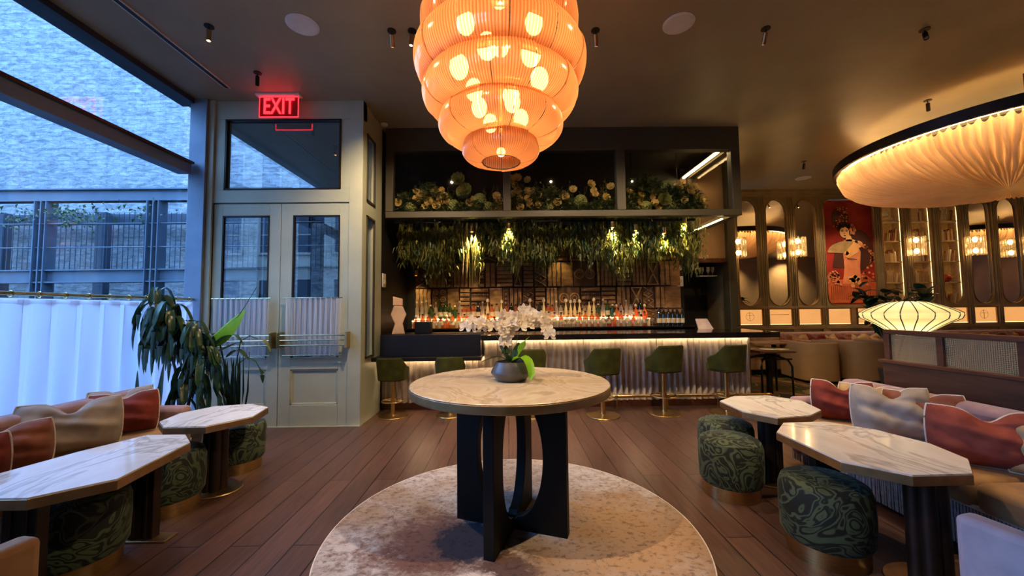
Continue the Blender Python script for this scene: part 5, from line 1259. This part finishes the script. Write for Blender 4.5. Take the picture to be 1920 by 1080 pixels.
def pillow(w_, h_, m, loc, rot, label, chop=.10, pipe=True, seed=0, thick=.085, back=None):
    """loc = bottom centre; local x = width, z = height, y = thickness"""
    t = empty('throw_pillow', loc, 0, label, 'pillow'); t.rotation_euler = rot
    r_ = random.Random(seed); ph = [r_.uniform(0, 6) for _ in range(5)]
    def edge(u, v):
        x, z = u*2-1, v*2-1
        pin = .93+.07*(1-abs(z)**2.5); pinz = 1-.03*(1-abs(x)**2)
        X = x*pin*w_/2; Z = h_/2+z*pinz*h_/2
        if chop: Z -= chop*math.exp(-(x/.30)**2)*max(0, z)**2.6+0*X
        return X, Z, x, z
    def mk(sgn):
        def fn(u, v):
            X, Z, x, z = edge(u, v); th = thick*max(0, (1-abs(x)**3.2))**.55*max(0, (1-abs(z)**3.2))**.55
            th *= 1+.12*math.sin(x*5+ph[0]+z*3)+.09*math.sin(z*9+ph[1]+x*3)+.025*math.sin(z*17+x*6+ph[3])+.02*math.sin(x*15-z*8+ph[4])-.35*(math.exp(-(x/.25)**2)*max(0, z) if chop else 0)
            return (X, sgn*th+.012*math.sin(Z*9+ph[2]), Z)
        return fn
    b = MB().grid(mk(-1), 26, 26); b.grid(mk(1), 26, 26); 
    k = len(b.v)//2
    b.f = b.f[:len(b.f)//2]+[tuple(reversed(q)) for q in b.f[len(b.f)//2:]]
    b.build('cover', m, t, ang=80)
    if pipe:
        P = []
        for i in range(26): P.append((i/26, 0))
        for i in range(26): P.append((1, i/26))
        for i in range(26): P.append((1-i/26, 1))
        for i in range(26): P.append((0, 1-i/26))
        pts = []
        for u, v in P:
            X, Z, x, z = edge(u, v); pts.append((X, .012*math.sin(Z*9+ph[2]), Z))
        MB().tube(pts, .006, 6, closed=True).build('piping', 'piping', t)
    return t
# right sofa: pillows lean on the backrest, turned a little to the room
PR = [(3.00, 3.48, -32, .46, .35, 'maroon', 'maroon pillow at the bar end of the right sofa', .09), (3.14, 3.40, -50, .42, .33, 'gold_cloth', 'gold-beige pillow tucked behind the far maroon one on the right sofa', .05),
      (2.98, 3.02, -30, .48, .39, 'greige', 'grey-beige piped pillow in the middle of the right sofa', .10), (3.14, 2.94, -42, .46, .36, 'rust', 'rust brown pillow behind the grey-beige one on the right sofa', .05),
      (3.02, 2.44, -38, .56, .36, 'rose', 'large dusty rose pillow with cream piping at the near part of the right sofa', .08), (3.18, 2.20, -60, .48, .34, 'gold_cloth', 'beige pillow behind the near rose pillow at the right edge', .06)]
for i, (x, y, r_, w_, h_, m, lab, ch) in enumerate(PR):
    pillow(w_, h_, m, (x, y, .478), (R(-12), 0, R(r_)), lab, ch, True, i, .12 if m != 'greige' else .14)
PL = [(-3.30, 3.40, 40, .46, .35, 'maroon', 'maroon pillow at the door end of the left sofa', .05), (-3.42, 3.52, 55, .44, .36, 'greige', 'pale pillow behind the far maroon one on the left sofa', .05),
      (-3.26, 2.96, 44, .56, .38, 'greige', 'grey-beige piped pillow in the middle of the left sofa', .10), (-3.30, 2.58, 55, .50, .31, 'rust', 'rust brown pillow between grey-beige and maroon ones on the left sofa', .05),
      (-3.16, 2.24, 50, .48, .32, 'maroon', 'maroon piped pillow at the left picture edge', .06)]
for i, (x, y, r_, w_, h_, m, lab, ch) in enumerate(PL):
    pillow(w_, h_, m, (x, y, .478), (R(-12), 0, R(r_)), lab, ch, True, 20+i, .12)

# ================================================================== TUB CHAIRS
def tub_chair(loc, rz, m, label, w_=.72, d_=.66, h_=.78, seat=.44, group=None, open_=.62, th=.085, name='armchair'):
    t = empty(name, loc, rz, label, 'armchair', group)
    # U-shaped shell, open towards +y
    L_ = []
    a, bq = w_/2, d_
    n = 30
    for k in range(n+1):
        an = -PI*(k/n)           # right -> back -> left
        L_.append((a*math.copysign(abs(math.cos(an))**.7, math.cos(an)), -bq*.45+(-bq*.5)*abs(math.sin(an))**.7))
    L_ = [(a, bq*.42), (a, bq*.1)]+L_+[(-a, bq*.1), (-a, bq*.42)]
    def off(P, d):
        o = []
        for i, p in enumerate(P):
            q0 = P[max(i-1, 0)]; q1 = P[min(i+1, len(P)-1)]; tx, ty = q1[0]-q0[0], q1[1]-q0[1]; l = math.hypot(tx, ty) or 1
            o.append((p[0]-(-ty/l)*-d, p[1]-(tx/l)*-d))
        return o
    I = off(L_, -th)
    if abs(I[0][0]) > abs(L_[0][0]): I = off(L_, th)
    n = len(L_); v = [(x, y, .06) for x, y in L_]+[(x, y, h_) for x, y in L_]+[(x, y, .06) for x, y in I]+[(x, y, h_) for x, y in I]; f = []
    for i in range(n-1):
        f += [(i, i+1, n+i+1, n+i), (2*n+i, 3*n+i, 3*n+i+1, 2*n+i+1), (n+i, n+i+1, 3*n+i+1, 3*n+i), (i, 2*n+i, 2*n+i+1, i+1)]
    f += [(0, n, 3*n, 2*n), (n-1, 3*n-1, 4*n-1, 2*n-1)]
    MB().add(v, f).build('backrest', m, t, True, .022, ang=50)
    MB().box(-a+th+.005, a-th-.005, -bq*.80, bq*.42, .20, seat).build('seat', m, t, True, .03)
    for sx in (-1, 1):
        for y in (-bq*.7, bq*.3): MB().cyl(sx*(a-.09), y, 0, .07, .018, 10).build('leg', 'black_wood', t)
    return t
tub_chair((1.945, 1.19, 0), R(12), 'lilac', 'pale lilac velvet armchair cut off at the bottom right corner', .72, .62)
tub_chair((-1.94, 1.14, 0), R(-10), 'camel', 'tan velvet armchair cut off at the bottom left corner', .74, .62)

# ================================================================== CANE SCREEN
t = empty('cane_screen', (3.62, 0, 0), 0, 'walnut half-height divider with woven cane panels behind the right sofa', 'room divider')
yy = 3.68
box('lower_panel', 'walnut', -.05, .06, .2, yy, 0, .97, t, .005); box('ledge', 'walnut', -.08, .08, .2, yy+.02, .965, .995, t, .006)
box('top_rail', 'walnut', -.035, .035, .2, yy, 1.235, 1.275, t, .005)
for y in (yy-.05, 3.18, 2.66, 2.14, 1.6, 1.08, .5): box('upright', 'walnut', -.028, .028, y, y+.05, .99, 1.24, t, .003)
ys = [yy-.05, 3.18, 2.66, 2.14, 1.6, 1.08, .5]
for i in range(6): box('cane_panel', 'cane', -.003, .003, ys[i+1]+.05, ys[i], .99, 1.24, t)

# ================================================================== DINING AREA
bq = empty('banquette', (0, 8.95, 0), 0, 'long camel velvet banquette along the mirror wall', 'banquette')
box('seat', 'camel', 4.9, 13.6, -.45, .15, .12, .46, bq, .04); box('backrest', 'mauve', 4.9, 13.6, .12, .34, .12, .90, bq, .05); box('plinth', 'black_wood', 4.95, 13.5, -.38, .3, 0, .12, bq)
rr = random.Random(9); cols = ['rust', 'gold_cloth', 'camel', 'rust', 'camel', 'maroon', 'gold_cloth']
names = {'rust': 'rust', 'gold_cloth': 'gold-beige', 'camel': 'camel', 'maroon': 'maroon'}
xs = 5.35; i = 0
while xs < 12.9:
    m = cols[i % 7]; zn = 'left of the fig plant' if xs < 7.6 else 'behind the lantern lamp' if xs < 9.6 else 'right of the lantern lamp'
    p = pillow(.46, .40, m, (xs, 8.94, .465), (R(-10), 0, R(rr.uniform(-14, 14))), '%s cushion on the far banquette, %s' % (names[m], zn), .08, False, 50+i)
    p['group'] = '%s cushions on the far banquette, %s' % (names[m], zn); xs += rr.uniform(.30, .42); i += 1
def dining_table(x, y, w_, label, name='dining_table'):
    t = empty(name, (x, y, 0), 0, label, 'table')
    box('table_top', 'camel', -w_/2, w_/2, -.30, .30, .72, .755, t, .008); MB().cyl(0, 0, .02, .72, .045, 14).build('pedestal', 'black_metal', t); MB().lathe([(1e-6, 0), (.19, 0), (.18, .02), (1e-6, .025)], 32).build('base', 'black_metal', t)
for x, l in ((5.75, 'dining table with pale top at the banquette, nearest the bar'), (7.05, 'dining table at the banquette between the two tan chairs'), (8.55, 'dining table at the banquette behind the cane screen'), (10.2, 'dining table at the banquette, second from the right edge'), (11.9, 'dining table at the banquette at the right edge')):
    dining_table(x, 8.36, 1.15, l)
tub_chair((6.17, 8.02, 0), R(-8), 'chair_cloth', 'tan tub chair at the banquette tables, nearer the bar', .70, .66, .80, .44, 'tan tub chairs at the banquette tables')
tub_chair((7.10, 8.0, 0), R(4), 'chair_cloth', 'tan tub chair right of the first, its broad back towards the room', .86, .66, .81, .44, 'tan tub chairs at the banquette tables')
tub_chair((8.35, 8.02, 0), R(10), 'chair_cloth', 'tan tub chair partly hidden by the cane screen', .80, .66, .80, .44, 'tan tub chairs at the banquette tables')
tub_chair((10.75, 8.0, 0), 0, 'chair_cloth', 'tan tub chair showing above the cane screen near the right edge', .80, .66, .80, .44, 'tan tub chairs at the banquette tables')
tub_chair((9.85, 8.0, 0), R(5), 'chair_cloth', 'tan tub chair showing above the cane screen right of the lantern', .80, .66, .80, .44, 'tan tub chairs at the banquette tables')
# bistro table with bent legs
t = empty('bistro_table', (4.52, 6.72, 0), 0, 'small dark bistro table with bent tubular legs at the end of the bar', 'table')
MB().prism(octo(.62, .62, .06), .735, .765).build('table_top', 'walnut', t, True, .004); MB().prism(octo(.60, .60, .06), .765, .768).build('inlay', 'dark_metal', t, False)
MB().cyl(0, 0, .0, .735, .05, 16).build('pedestal', 'black_metal', t)
for sx in (-1, 1):
    for sy in (-1, 1): MB().tube([(sx*.26, sy*.2, 0), (sx*.26, sy*.2, .50), (sx*.22, sy*.17, .60), (sx*.1, sy*.08, .66), (0, 0, .67)], .017, 8).build('leg', 'black_metal', t)
MB().tube([(-.26, -.2, .62), (.26, -.2, .62)], .012).tube([(-.26, .2, .62), (.26, .2, .62)], .012).build('stretcher', 'black_metal', t)
o = MB().lathe([(1e-6, 0), (.11, 0), (.13, .008), (.11, .006), (1e-6, .004)], 32).build('plate', 'white', loc=(4.48, 6.66, .769)); tag(o, 'white plate on the small dark bistro table', 'plate')
o = MB().box(-.10, .10, -.07, .07, 0, .012).build('menu', 'paper', None, True, .002, loc=(4.68, 6.62, .769), rz=.4); tag(o, 'pale folded menu on the right of the bistro table', 'menu')
# black planter beyond the sofa and fig
t = empty('black_bin', (6.15, 6.05, 0), 0, 'tapered black bin standing at the far end of the cane screen', 'bin')
MB().lathe([(1e-6, 0), (.23, 0), (.17, .38), (.15, .38), (.15, .34), (1e-6, .34)], 4, mx=Matrix.Rotation(PI/4, 4, 'Z')).build('body', 'black_metal', t, False)
MB().tube([(0, .0, .34), (.02, 0, .62), (.09, 0, .66)], .02, 8).build('handle', 'black_metal', t)

# ================================================================== PLANTS
def fig(loc, label):
    t = empty('potted_fig', loc, 0, label, 'potted plant'); r_ = random.Random(12)
    MB().lathe([(1e-6, 0), (.17, 0), (.22, .38), (.2, .38), (1e-6, .34)], 32).build('planter', 'pot', t)
    for k in range(5):
        a = k*1.26; top = Vector((.5*math.cos(a)+.1, .35*math.sin(a), 1.55+.25*r_.random())); st = [Vector((0, 0, .34)), Vector((top.x*.3, top.y*.3, .9)), top]
        MB().tube(st, .014, 6).build('stem', 'stem', t)
        b = MB()
        for q in range(26):
            c = st[1].lerp(top, r_.uniform(.2, 1.08)); d = Vector((r_.gauss(0, 1), r_.gauss(0, 1), r_.uniform(-.5, .7))).normalized()
            l = strap([c, c+d*.13+Vector((0, 0, .04)), c+d*.27+Vector((0, 0, -.02))], .10, .15, 5); b.add(l.v, l.f)
        b.build('foliage', 'leaf_dark', t)
fig((6.75, 6.75, .013), 'dark broad-leaved fig plant behind the cream lantern lamp')

def corner_dracaena():
    t = empty('potted_dracaena', (-3.55, 4.3, 0), 0, 'tall potted plant with drooping dark leaves in the corner beside the doors', 'potted plant'); r_ = random.Random(31)
    MB().lathe([(1e-6, 0), (.17, 0), (.22, .34), (.20, .34), (1e-6, .31)], 32).build('planter', 'pot', t)
    def cane(pts, n, heads, L0, m='leaf_dark'):
        MB().tube(pts, .013, 8).build('stem', 'stem', t)
        b = MB()
        P = [Vector(p) for p in pts]
        for q in range(n):
            s = r_.uniform(heads, 1.0); k = s*(len(P)-1); i = min(int(k), len(P)-2); c = P[i].lerp(P[i+1], k-i)
            a = r_.uniform(0, 2*PI); l = L0*r_.uniform(.65, 1.1); o = Vector((math.cos(a), math.sin(a)*.7, 0))
            st = strap([c, c+o*l*.22+Vector((0, 0, l*.12)), c+o*l*.42+Vector((0, 0, -l*.18)), c+o*l*.50+Vector((0, 0, -l*.62)), c+o*l*.48+Vector((0, 0, -l*.95))], r_.uniform(.026, .040), .2, 9); b.add(st.v, st.f)
        b.build('foliage', m, t)
    cane([(0, 0, .3), (-.08, 0, .9), (-.25, .02, 1.35), (-.32, .02, 1.74)], 34, .6, .52)
    cane([(.02, 0, .3), (.0, .0, .9), (-.12, -.03, 1.3), (-.14, -.02, 1.6)], 30, .55, .50)
    cane([(.03, .03, .3), (.10, .02, .8), (.12, 0, 1.2), (.10, 0, 1.42)], 26, .5, .45)
    cane([(.03, -.03, .3), (.14, -.02, .7), (.24, 0, 1.0), (.26, 0, 1.2)], 22, .4, .5)
    cane([(-.03, -.05, .3), (.05, -.05, .6), (.12, -.04, .9)], 16, .35, .45)
corner_dracaena()
def big_leaf():
    t = empty('potted_bird_of_paradise', (-3.14, 4.56, 0), 0, 'potted plant with one large bright green paddle leaf before the left door', 'potted plant')
    MB().lathe([(1e-6, 0), (.15, 0), (.19, .3), (.17, .3), (1e-6, .27)], 32).build('planter', 'pot', t)
    def stalk(pts, r0=.009): MB().tube(pts, [r0]*(len(pts)-1)+[.004], 8).build('stem', 'leaf', t)
    stalk([(-.05, 0, .27), (-.12, 0, .8), (-.20, 0, 1.12), (-.30, -.05, 1.18)])
    # the lit leaf stands on edge: built from its midrib
    def blade(mid, halfA, halfB, m, n=14):
        P = [Vector(p) for p in mid]; v = []; b = MB()
        for j in range(n+1):
            s = j/n; k = s*(len(P)-1); i = min(int(k), len(P)-2); c = P[i].lerp(P[i+1], k-i); ww = math.sin(PI*(.04+.93*s)**.8)
            A = Vector(halfA)*ww; B = Vector(halfB)*ww
            for w_, q in ((1, A), (.5, A*.5+Vector((0, -.01, 0))*ww), (0, Vector((0, 0, 0))), (.5, B*.5+Vector((0, -.01, 0))*ww), (1, B)): v.append(tuple(c+q))
        b.add(v, [(j*5+k, j*5+k+1, (j+1)*5+k+1, (j+1)*5+k) for j in range(n) for k in range(4)])
        return b.build('leaf_blade', m, t)
    blade([(-.36, -.06, 1.12), (-.20, -.03, 1.26), (-.05, 0, 1.42), (.08, 0, 1.54)], (.085, -.03, -.11), (-.03, .03, .035), 'leaf_light')
    stalk([(-.02, 0, 1.44), (.06, 0, 1.56), (.20, .0, 1.80)], .004)
    for mid, m in (([(-.25, -.05, 1.10), (-.1, -.08, 1.22), (.05, -.1, 1.24), (.14, -.1, 1.12)], 'leaf_dark'), ([(-.3, -.1, 1.0), (-.1, -.12, 1.08), (.08, -.12, 1.16), (.16, -.12, 1.14)], 'leaf_dark'), ([(-.05, -.1, 1.0), (.08, -.12, 1.08), (.18, -.12, 1.0), (.22, -.1, .92)], 'leaf'),
                   ([(.30, -.1, 1.2), (.38, -.1, 1.17), (.45, -.1, 1.04)], 'leaf_olive'), ([(.33, -.1, .86), (.35, -.1, .80), (.36, -.1, .70)], 'leaf')):
        st = strap(mid, .045 if len(mid) > 3 else .03, .2, 9); st.build('leaf_blade', m, t)
    stalk([(-.02, 0, .27), (.02, -.05, .9), (.1, -.1, 1.18), (.2, -.1, 1.24), (.30, -.1, 1.2)], .006); stalk([(.0, 0, .27), (.05, -.1, .9), (.18, -.1, 1.0), (.28, -.1, .95), (.33, -.1, .86)], .006)
    for k in range(6): stalk([(-.08+.03*k, .02, .27), (-.12+.05*k, .0, .6), (-.2+.07*k, -.02, .95+.02*k)], .010)
    for k in range(5):
        x = -.22+.06*k; st = strap([(x*.4, .02, .27), (x, 0, .55), (x*1.2+.02, -.02, .9+.03*k)], .035, .2, 8); st.build('leaf_blade', 'leaf_dark', t)
big_leaf()
t = empty('potted_snake_plant', (-3.72, 4.05, 0), 0, 'snake plant with upright spear leaves behind the arm of the left sofa', 'potted plant')
MB().lathe([(1e-6, 0), (.12, 0), (.15, .25), (.13, .25), (1e-6, .22)], 32).build('planter', 'pot', t)
for k, (x, y, h_) in enumerate([(-.07, 0, .93), (.02, .03, .70), (.09, -.02, .80), (.13, .04, 1.02), (-.02, -.06, .62), (.06, .06, .75)]):
    st = strap([(x*.6, y*.6, .2), (x*.9, y, h_*.6), (x*1.15, y*1.1, h_)], .035, .25, 10); st.build('leaf_blade', 'leaf_dark', t)

# ================================================================== LAMPS
# --- lantern lamp
t = empty('lantern_lamp', (4.93, 4.72, 0), 0, 'cream ribbed saucer lantern lamp glowing above the cane screen', 'lamp')
LZ = 1.385; prof = [(.13, -.245), (.30, -.12), (.44, -.035), (.455, 0), (.455, .03), (.40, .065), (.22, .145), (.13, .165)]
n = 20; b = MB(); k = n*6; v = []; f = []
for r_, z in prof:
    for i in range(k):
        a = 2*PI*i/k; q = (i % 6)/6; sag = 1-.05*math.sin(PI*q); v.append((r_*sag*math.cos(a), r_*sag*math.sin(a), z))
for j in range(len(prof)-1):
    for i in range(k): f.append((j*k+i, j*k+(i+1) % k, (j+1)*k+(i+1) % k, (j+1)*k+i))
sk = b.add(v, f).build('lamp_shade', 'lantern', t, ang=20); sk.location.z = LZ
b = MB()
for i in range(n):
    a = 2*PI*i/n; b.tube([(r_*1.004*math.cos(a), r_*1.004*math.sin(a), LZ+z) for r_, z in prof], .0055, 6)
b.build('wire_frame', 'wire', t)
MB().sphere((0, 0, LZ-.04), .07, 16, 10).build('bulb', 'e_lantern', t)
MB().cyl(0, 0, .01, LZ-.12, .012, 10).build('stand', 'brass', t); MB().lathe([(1e-6, 0), (.18, 0), (.17, .015), (1e-6, .02)], 32).build('base', 'brass', t)

# --- tiered amber chandelier
t = empty('chandelier', (-.035, 2.72, 0), 0, 'large tiered chandelier of ribbed amber glass bands over the round table', 'chandelier')
TI = [(2.64, .12, .19, .276, .14, .085), (2.81, .14, .33, .442, .235, .11), (3.04, .13, .44, .552, .375, .153), (3.284, .15, .46, .612, .475, .194), (3.57, .15, .43, .565, .485, .235), (3.82, .14, .36, .49, .43, .19), (4.04, .12, .24, .38, .33, .17)]
for zi, (zw, ht, rt_, rm, rb_, hb_) in enumerate(TI):
    # profile: top rim -> widest -> bottom rim, a rounded bulge
    pr = []
    for k in range(6): a = k/6*PI/2; pr.append((rt_+(rm-rt_)*math.sin(a), zw+ht*math.cos(a)))
    for k in range(10): a = k/9*PI/2; pr.append((rm-(rm-rb_)*(1-math.cos(a)), zw-hb_*math.sin(a)))
    npan = 12 if rm > .3 else 8; rib = 15 if rm > .3 else 13; seg = 4; Kn = npan*rib*seg; v = []; f = []
    off = zi*.21
    for r_, z in pr:
        for i in range(Kn):
            a = 2*PI*i/Kn+off; q = (i % seg)/seg; pan = (i//(rib*seg)); jit = .006*math.sin(pan*2.4+zi)
            rr_ = r_+jit-.006*(math.cos(2*PI*q)*.5+.5); v.append((rr_*math.cos(a), rr_*math.sin(a), z))
    for j in range(len(pr)-1):
        for i in range(Kn):
            if (i//seg) % rib == 0 and (i % seg) < 1: continue
            f.append((j*Kn+i, j*Kn+(i+1) % Kn, (j+1)*Kn+(i+1) % Kn, (j+1)*Kn+i))
    gt = MB().add(v, f).build('glass_tier', 'glass_amber', t, ang=50)
    at_ = gt.data.attributes.new('reed', 'FLOAT', 'POINT'); at_.data.foreach_set('value', [.5-.5*math.cos(2*PI*((i % Kn) % seg)/seg) for i in range(len(v))])
    fb_ = MB().ring(rt_-.01, .004, zw+ht-.004, 64, 6).ring(rb_-.006, .004, zw-hb_+.004, 64, 6)
    for p in range(npan):
        a = 2*PI*p/npan+off+.5*2*PI/Kn; fb_.tube([((r_-.008)*math.cos(a), (r_-.008)*math.sin(a), z) for r_, z in pr[::3]+[pr[-1]]], .0022, 4)
    fb_.build('tier_frame', 'dark_metal', t)
MB().tube([(0, 0, 2.65), (0, 0, 4.36)], .012).build('centre_rod', 'brass', t); MB().lathe([(1e-6, 4.40), (.12, 4.40), (.11, 4.35), (.02, 4.33), (1e-6, 4.33)], 32).build('ceiling_rose', 'brass', t)
MB().sphere((0, -.02, 2.625), .032, 14, 10).build('bulb', 'e_bulb', t)
arms = MB()
for k in range(4):
    a = k*PI/2+.5; MB().sphere((.17*math.cos(a), .17*math.sin(a), 2.92), .055, 14, 10, sc=(1, 1, 1.3)).build('bulb', 'e_bulb', t); arms.tube([(0, 0, 2.90), (.17*math.cos(a), .17*math.sin(a), 2.90)], .004)
for k in range(6):
    a = k*PI/3+.25; MB().sphere((.30*math.cos(a), .30*math.sin(a), 3.22), .068, 14, 10, sc=(1, 1, 1.3)).build('bulb', 'e_bulb', t); arms.tube([(0, 0, 3.20), (.3*math.cos(a), .3*math.sin(a), 3.20)], .004)
for k in range(4):
    a = k*PI/2; MB().sphere((.25*math.cos(a), .25*math.sin(a), 3.60), .066, 14, 10, sc=(1, 1, 1.3)).build('bulb', 'e_bulb', t); arms.tube([(0, 0, 3.50), (.25*math.cos(a), .25*math.sin(a), 3.50)], .004)
arms.build('lamp_arms', 'brass', t)

# --- giant pleated fabric pendant
def dome(loc, label):
    t = empty('pleated_pendant', loc, 0, label, 'pendant lamp', 'giant pleated ceiling pendants')
    RR = 1.92; rng = random.Random(6); n = 150; ph = [rng.uniform(0, 6.28) for _ in range(n)]; am = [rng.uniform(.5, 1.1) for _ in range(n)]
    K_ = n*8; NV = 26; v = []; f = []
    for j in range(NV+1):
        s = j/NV; r_ = RR*(1-s)**.92 if s < 1 else 1e-3; a_ = math.acos(max(-1, min(1, r_/RR))); z = -.60*math.sin(a_)**.9
        for i in range(K_):
            a = 2*PI*i/K_; fo = i//8; q = (i % 8)/8
            dep = .085*am[fo]*(1-s)**.35*min(1, r_/RR*1.4)
            wob = .25*math.sin(s*9+ph[fo])*math.sin(PI*q)
            d = abs(math.sin(PI*(q+wob*.3)))**.6*dep
            aa = a+.010*math.sin(s*14+ph[fo])*(1-s)
            v.append(((r_+d*.35)*math.cos(aa), (r_+d*.35)*math.sin(aa), z-d))
    for j in range(NV):
        for i in range(K_): f.append((j*K_+i, (j+1)*K_+i, (j+1)*K_+(i+1) % K_, j*K_+(i+1) % K_))
    MB().add(v, f).build('lamp_shade', 'fabric_dome', t, ang=70)
    MB().lathe([(RR+.02, -.01), (RR+.07, -.01), (RR+.07, .13), (RR-.12, .13), (RR-.12, .12), (RR+.02, .12), (RR+.02, -.01)], 128, caps=False).build('rim_band', 'dark_metal', t)
    MB().ring(RR-.07, .018, .03, 96, 6).build('led_ring', 'e_ring', t)
    MB().lathe([(1e-6, .11), (1.35, .11), (1.35, .13), (1e-6, .13)], 96).build('top_plate', 'hoodpaint', t)
    for k in range(4): a = PI/4+k*PI/2; MB().cyl(1.3*math.cos(a), 1.3*math.sin(a), .15, H-loc[2], .012, 8).build('suspension_rod', 'dark_metal', t)
    return t
d0 = dome((7.45, 5.55, 3.80), 'giant cream pleated saucer pendant hanging at the upper right')
dup(d0, (15.2, 5.6, 3.80), None, 'second giant pleated pendant, seen only mirrored in the right-hand mirrors')

# ================================================================== CEILING FITTINGS
def ti_wide(t_): return 28 < abs(t_) < 32
def cspot(x, y, tilt, az, lit, label):
    t = empty('ceiling_spotlight', (x, y, H), az, label, 'spotlight', 'small bronze ceiling spotlights')
    MB().lathe([(1e-6, 0), (.045, 0), (.045, -.008), (1e-6, -.008)], 24).tube([(0, 0, 0), (0, 0, -.045)], .006).build('ceiling_plate', 'dark_metal', t)
    mx = Matrix.Translation((0, 0, -.045)) @ Matrix.Rotation(R(tilt), 4, 'X')
    MB().lathe([(1e-6, .0), (.022, .0), (.022, -.11), (.018, -.11), (.018, -.09), (1e-6, -.09)], 18, mx=mx).build('lamp_head', 'bronze' if lit else 'dark_metal', t)
    MB().lathe([(1e-6, -.094), (.018, -.094)], 14, mx=mx).build('lens', 'e_spot' if lit else 'white', t)
    if lit:
        l = bpy.data.lights.new('spot_beam', 'SPOT'); l.energy = lit; l.color = (1, .72, .42); l.spot_size = R(105 if ti_wide(tilt) else 62); l.spot_blend = .8; l.shadow_soft_size = .02
        o = bpy.data.objects.new('spot_beam', l); COL.objects.link(o); o.parent = t; o.matrix_local = mx @ Matrix.Translation((0, 0, -.115))
for x, y, ti, az, lit, lab in ((-2.99, 3.79, 0, 0, 45, 'lit ceiling spotlight above the left tables'), (-2.997, 4.56, 0, 0, 0, 'unlit ceiling spotlight just above the exit sign, left of it'),
    (-1.17, 3.86, 30, .1, 150, 'outer lit ceiling spotlight left of the chandelier'), (-.96, 3.86, 8, 1, 45, 'inner lit ceiling spotlight left of the chandelier'), (.74, 3.86, 8, 0, 45, 'inner lit ceiling spotlight peeking out right of the chandelier'),
    (.945, 3.86, 30, -.3, 150, 'outer lit ceiling spotlight right of the chandelier'), (2.72, 3.84, 30, -.1, 90, 'lit ceiling spotlight right of the right speaker'), (4.42, 3.86, 38, 2.4, 0, 'tilted ceiling spotlight near the top right corner'),
    (-1.6, .9, 37, -.71, 170, 'added unseen fill spotlight above the viewpoint, aimed at the round table from the left'), (1.7, .9, 37, .74, 170, 'added unseen fill spotlight above the viewpoint, aimed at the round table from the right'),  # both added out of view as front fill for table and orchid
    (13.0, -3.0, -30, 0, 90, 'added unseen spotlight near the rear wall, brightening it in the mirrors'), (16.5, -3.0, -30, 0, 90, 'second added unseen spotlight along the rear wall, brightening it in the mirrors'),  # added out of view to brighten the rear wall the mirrors reflect
    (3.1, 1.5, 12, 0, 65, 'added unseen fill spotlight above the near right seating'), (-3.0, 1.5, 12, 0, 35, 'added unseen fill spotlight above the near left seating'), (3.3, 2.7, 10, 0, 70, 'added unseen fill spotlight above the far end of the right sofa'),  # three added out of view as warm fill on the seating
    (5.98, 5.25, 0, 0, 0, 'ceiling spotlight above the rim of the pleated pendant'), (5.95, 7.5, 12, 0, 0, 'small far ceiling spotlight between bar canopy and pleated pendant'), (7.3, 8.3, 26, -.2, 60, 'far ceiling spotlight left of the red painting'), (8.1, 8.3, 26, -.5, 45, 'far ceiling spotlight above the red painting')):
    cspot(x, y, ti, az, lit, lab)
for (x, y, r_), lab in zip(((-2.04, 3.77, .155), (1.775, 3.765, .155), (6.70, 8.50, .15)), ('round white ceiling speaker left of the chandelier', 'round white ceiling speaker right of the chandelier', 'round pale ceiling speaker far away near the mirror wall')):
    o = MB().lathe([(1e-6, -.010), (r_-.02, -.010), (r_, -.006), (r_, 0), (1e-6, 0)], 48).build('ceiling_speaker', 'white', loc=(x, y, H-.001)); tag(o, lab, 'speaker')
    MB().lathe([(1e-6, -.012), (r_-.025, -.012), (r_-.025, -.010)], 48).build('grille', 'white', o)
o = MB().lathe([(1e-6, -.035), (.035, -.035), (.05, -.02), (.052, 0), (1e-6, 0)], 24).build('smoke_detector', 'white', loc=(-1.88, 5.86, H-.001)); tag(o, 'small white smoke detector on the ceiling by the vestibule corner', 'smoke detector')

# --- exit sign
t = empty('exit_sign', (-3.02, 5.04, 4.23), 0, 'glowing red EXIT sign hanging above the entrance doors', 'exit sign')
box('ceiling_bracket', 'white', -.29, .29, -.05, .05, .145, .17, t, .003)
box('panel', pm('exit_panel', (.5, .02, .02), (.42, .015, .015), 3, .2), -.26, .26, .004, .012, -.135, .145, t)
b = MB()
for a in ((-.26, .26, -.135, -.127), (-.26, .26, .137, .145), (-.26, -.252, -.135, .145), (.252, .26, -.135, .145)): b.box(a[0], a[1], 0, .014, a[2], a[3])
b.build('lit_edge', 'e_exit', t, False)
cu = bpy.data.curves.new('letters', 'FONT'); cu.body = 'EXIT'; cu.size = .285; cu.align_x = 'CENTER'; cu.align_y = 'CENTER'; cu.extrude = .004; cu.offset = .003; cu.space_character = 1.02
lt = bpy.data.objects.new('letters', cu); COL.objects.link(lt); lt.parent = t; lt.rotation_euler = (PI/2, 0, 0); lt.location = (0, -.004, .004); cu.materials.append(M['e_exit'])
me = bpy.data.meshes.new_from_object(lt); bpy.data.objects.remove(lt); lt = bpy.data.objects.new('letters', me); COL.objects.link(lt); lt.parent = t; lt.rotation_euler = (PI/2, 0, 0); lt.location = (0, -.004, .004); lt.scale = (.70, 1.08, 1)

# daylight comes through the glass: portals guide the sky's rays
def portal(loc, rot, sx, sy):
    l = bpy.data.lights.new('sky_portal', 'AREA'); l.shape = 'RECTANGLE'; l.size = sx; l.size_y = sy; l.cycles.is_portal = True
    o = bpy.data.objects.new('sky_portal', l); COL.objects.link(o); o.location = loc; o.rotation_euler = rot
portal((-4.45, .5, 2.25), (0, R(-90), 0), 4.3, 9.2)
